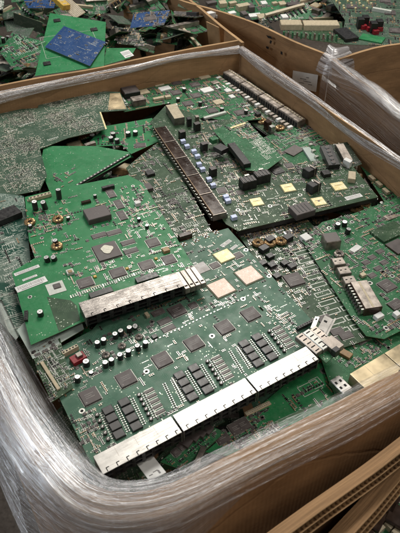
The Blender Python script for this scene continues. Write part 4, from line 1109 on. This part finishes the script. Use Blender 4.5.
# heap in the far left carton
def spot_ul(R, i):
    u = R.uniform(-30, 192); top = max(-16, (u - 205) * .95 + 20); v = R.uniform(-16 if u < 160 else top, 95 - .2 * u - 17)
    return at(u, v, RIM + (R.uniform(-.15, -.10) if 32 < u < 112 and v > 8 else R.uniform(-.10, -.01)))
heap('scrap boards heaped in the upper left box', 'in the upper left heap', 190, spot_ul, 8, .34, None, .5, .85)
B = Board('plain green board with dark corner marks, under the blue board', [(50, 13), (106, 22), (104, 66), (35, 76)], (36, 75), (104, 64), .905, (0, .10), 'pcb_green'); GB = B
for p in ((57, 20), (94, 29), (47, 63)): B.block(p, .022, .020, .003, 'black', 'standoff')
for p, w, d in (((70, 44), .17, .14),): B.silkrect(p, w, d, .0009)
B.done()
B = Board('plain blue board lying on the green board with dark corner marks', [(64, 26), (106, 42), (90, 66), (45, 47)], (45, 47), (90, 66), .922, (0, .08), 'pcb_blue', on=(GB, .007))
B.smd(26, None, 1.4, .8, 'prpr'); 
for p in ((60, 38), (88, 37), (70, 56), (96, 53)): B.hole(p, .003)
B.pads(120, [(60, 32), (96, 42), (88, 60), (52, 46)], 'white', 1.); B.done()
B = Board('greyish blue board with small parts near the right wall of the upper left box', [(134, 13), (170, 10), (164, 25), (130, 28)], (130, 28), (164, 25), .90, (.1, .15), 'pcb_blue'); B.smd(50, None, 2, 1.); B.chip((150, 18), .04, .03, r=.2); B.done()
B = Board('dark blue board at the top edge of the view in the upper left heap', [(22, -4), (58, -6), (54, 8), (28, 8)], (28, 8), (54, 7), .90, (.0, .1), 'pcb_blue'); B.smd(40, None, 2, 1.); B.done()
B = Board('small plain green board with a white sticker near the far rim', [(107, 48), (136, 48), (130, 58), (102, 66)], (102, 64), (134, 57), .895, (.05, .1), 'pcb_green'); B.sticker((127, 54), .030, .045, .15); B.done()
B = Board('green board with pale tracks at the left edge of the upper left heap', [(0, 52), (12, 33), (46, 42), (36, 68), (14, 70)], (14, 70), (38, 60), .90, (.05, .15), 'pcb_mid'); B.pads(240, [(4, 52), (14, 36), (40, 44), (32, 64)], 'white', 1.8); B.smd(60, None, 2, 1.); B.done()
B = Board('dark green board with a mesh of pale parts beside the small stickered board', [(112, 26), (138, 30), (146, 46), (118, 44)], (118, 44), (146, 44), .885, (.1, .2), 'pcb_black'); B.smd(80, None, 2, 1.); B.done()
scatter_piece('plastic_bar', 'yellow plastic bar at the top of the upper left heap', 'plastic bar', (60, 4), .93, .030, .085, .018, 'yellow', .75, (.25, .1), None, lambda b: [b.quad(0, -.03 + i * .02, .0182, .016, .006, 'cream') for i in range(4)])
scatter_piece('ribbon_cable', 'cream flat ribbon cable beside the yellow bar at the top', 'cable', (72, 8), .92, .045, .12, .003, 'cream', .6, (.2, -.3), None, lambda b: [b.quad(-.018 + i * .006, 0, .0032, .0018, .115, 'ink') for i in range(7)])

# heap in the far right carton
heap('scrap boards heaped in the far right box', 'in the far right box', 46, lambda R, i: at(R.uniform(225, 430), R.uniform(-18, 30), RIM + R.uniform(-.16, -.08)), 12, .14, ('jack', 'card', 'dark', 'power', 'strip', 'pale'))
B = Board('board crowded with cream heat sinks at the top edge of the view', [(205, -14), (300, -14), (300, 10), (246, 21), (222, 18)], (222, 18), (300, 10), .875, (.0, .08), 'pcb_mid')
R = random.Random(4)
for i in range(26):
    p = (212 + (i % 9) * 10 + R.uniform(-3, 3), -8 + (i // 9) * 11 + R.uniform(-2, 2)); B.block(p, R.uniform(.02, .05), R.uniform(.016, .03), R.uniform(.006, .02), R.choice(('cream', 'paper', 'cream', 'can', 'chip')), 'heat_sink', r=R.choice((0, .2, 1.57)))
B.smd(180, None, 2.2, 1.); B.block((248, 18), .02, .03, .03, 'black', 'relay'); B.done()
B = Board('dark green board in the far right box with two cream connector blocks', [(280, 22), (342, 22), (344, 44), (312, 40), (286, 33)], (284, 30), (342, 30), .875, (0, -.02), 'pcb_dark')
for p in ((291, 22), (321, 22.5)): B.block(p, .125 if p[0] > 300 else .075, .050, .020, 'cream', 'connector', ch=.002)
for q in range(13): B.block((284 + q * 4.4, 31.5 + q * .3), .006, .010, .02, 'dulltin' if q % 2 else 'pcb_mid', 'pin_fin')
B.smd(60, None, 2, 1.); B.done()
B = Board('green slotted card edge leaning beside the cream connector blocks', [(262, 20), (266, 14), (307, 3), (312, 9), (308, 19), (286, 20)], (264, 24), (310, 11), .875, (0, .3), 'pcb_mid')
for q in range(9): 
    x, y = B.L(268 + q * 4.4, 19 - q * 1.3); B.sm.box(x, y, .0002, .006, .05, .004, 'hole'); 
B.block((285, 9), .16, .012, .012, 'cream', 'rail', r=0); B.smd(40, None, 2, 1.); B.done()
B = Board('large light green motherboard in the far right box with black capacitors and red parts', [(318, -20), (440, -20), (440, 44), (395, 46), (340, 44), (345, 20)], (345, 40), (400, 44), .875, (0, .03), 'pcb_solder')
for p in ((361, 18), (366, 16), (374, 22), (380, 20)): B.block(p, .022, .026, .034, 'black', 'heat_sink', r=.2)
for p in ((364, 25), (370, 27), (376, 30), (380, 27), (368, 22)): B.block(p, .02, .014, .014, 'red', 'inductor', r=.4)
for i in range(14): B.sm.cyl(*B.L(336 + i * 2.6 + (i % 3), 2 + (i % 4) * 2.4), .0002, .004, .006, 'gold', 'gold', 8)
for p in ((390, 12), (330, -6), (395, 30), (352, 6), (385, 0)): B.chip(p, .04, .04, .004)
B.block((382, 9), .07, .012, .012, 'white', 'slot', r=-.3); B.block((372, 38), .08, .05, .004, 'pcb_green', 'daughter_board', r=-.3); B.block((346, 33), .05, .09, .012, 'black', 'slot', r=.5)
B.smd(520, None, 2.3, 1.); B.pads(300, [(330, -10), (420, -10), (420, 40), (350, 40)], 'joint', 2); B.done()

# boards in the lower right carton
root_g = 'boards in the lower right box'
B = Board('board with brown plastic connectors at the very lower right corner', [(345, 545), (392, 490), (430, 470), (440, 560), (370, 580)], (360, 560), (425, 500), .785, (0, 0), 'pcb_mid')
for p in ((388, 500), (374, 517), (360, 534), (398, 515)): B.block(p, .034, .030, .020, 'brown', 'connector', ch=.002, r=.3)
for p in ((378, 528), (392, 522), (399, 530)): B.block(p, .020, .012, .012, 'cream', 'connector')
B.smd(120, None, 1.2, .8); B.done()
heap('boards lower down in the lower right box', 'deep in the lower right box', 12, lambda R, i: at(R.uniform(385, 470), R.uniform(525, 600), .74 + R.uniform(-.03, 0)), 15, .1, ('jack', 'card', 'dark'))

# ---------------------------------------------------------------- scraps no one can see are left out; each kept one is described by what it lies beside
bpy.context.view_layer.update()
from mathutils.bvhtree import BVHTree
seen = {}; _v = []; _f = []; _own = []
def top(o):
    while o.parent: o = o.parent
    return o
for ob in list(S.objects):
    if ob.type != 'MESH' or ob.get('kind') == 'stuff' or ob.name.startswith(('film', 'lead_frame', 'liner', 'floor')): continue
    t = top(ob).name; mw = ob.matrix_world; b0 = len(_v)
    _v += [mw @ q.co for q in ob.data.vertices]
    for pl in ob.data.polygons: _f.append([b0 + i for i in pl.vertices]); _own.append(t)
_bvh = BVHTree.FromPolygons(_v, _f)
for iv in range(0, 533, 2):
    for iu in range(0, 400, 2):
        h = _bvh.ray_cast(CAMP, ray(iu + 1, iv + 1).normalized())
        if h[2] is not None:
            q = seen.setdefault(_own[h[2]], [0, 0., 0.]); q[0] += 1; q[1] += iu + 1; q[2] += iv + 1
def drop(o):
    for ch in list(o.children): drop(ch)
    bpy.data.objects.remove(o)
LM = {'in the upper left heap': [((75, 45), 'plain blue board'), ((150, 19), 'greyish blue board'), ((119, 56), 'small stickered board'), ((22, 52), 'board with pale tracks'), ((62, 4), 'yellow bar'), ((40, 2), 'dark blue board'), ((128, 36), 'meshed dark board'), ((178, 30), 'tan box wall'), ((8, 10), 'top left photo corner')],
      'in the far right box': [((311, 22), 'cream connector blocks'), ((288, 12), 'slotted card'), ((250, 4), 'cream heat sinks'), ((370, 20), 'black capacitors'), ((385, 42), 'dark box wall'), ((330, 50), 'film knot')],
      'deep in the middle box': [((75, 145), 'speckled solder side board'), ((190, 170), 'long brown connector'), ((330, 190), 'gold square chips'), ((366, 294), 'serial connector'), ((200, 410), 'front jack banks'), ((60, 260), 'bright green switch board'), ((200, 90), 'far wall'), ((390, 180), 'right wall'), ((20, 350), 'left film'), ((320, 340), 'bare cages'), ((280, 255), 'copper coils')],
      'deep in the lower right box': [((385, 510), 'brown connectors'), ((340, 500), 'cut flap')]}
DIRS = ['right of', 'above right of', 'above', 'above left of', 'left of', 'below left of', 'below', 'below right of']
for o, lab, where in SCRAPS:
    q = seen.get(o.name)
    if not q or q[0] < 2: drop(o); continue
    u, v = q[1] / q[0], q[2] / q[0]
    (lu, lv), nm = min(LM[where], key=lambda k: math.hypot(k[0][0] - u, (k[0][1] - v) * 1.3))
    a = math.atan2(lv - v, u - lu); far = math.hypot(lv - v, u - lu)
    o['label'] = ('sliver of ' if q[0] < 8 else '') + lab + (' close ' if far < 14 else ' ') + DIRS[int(round(a / (math.pi / 4))) % 8] + ' the ' + nm
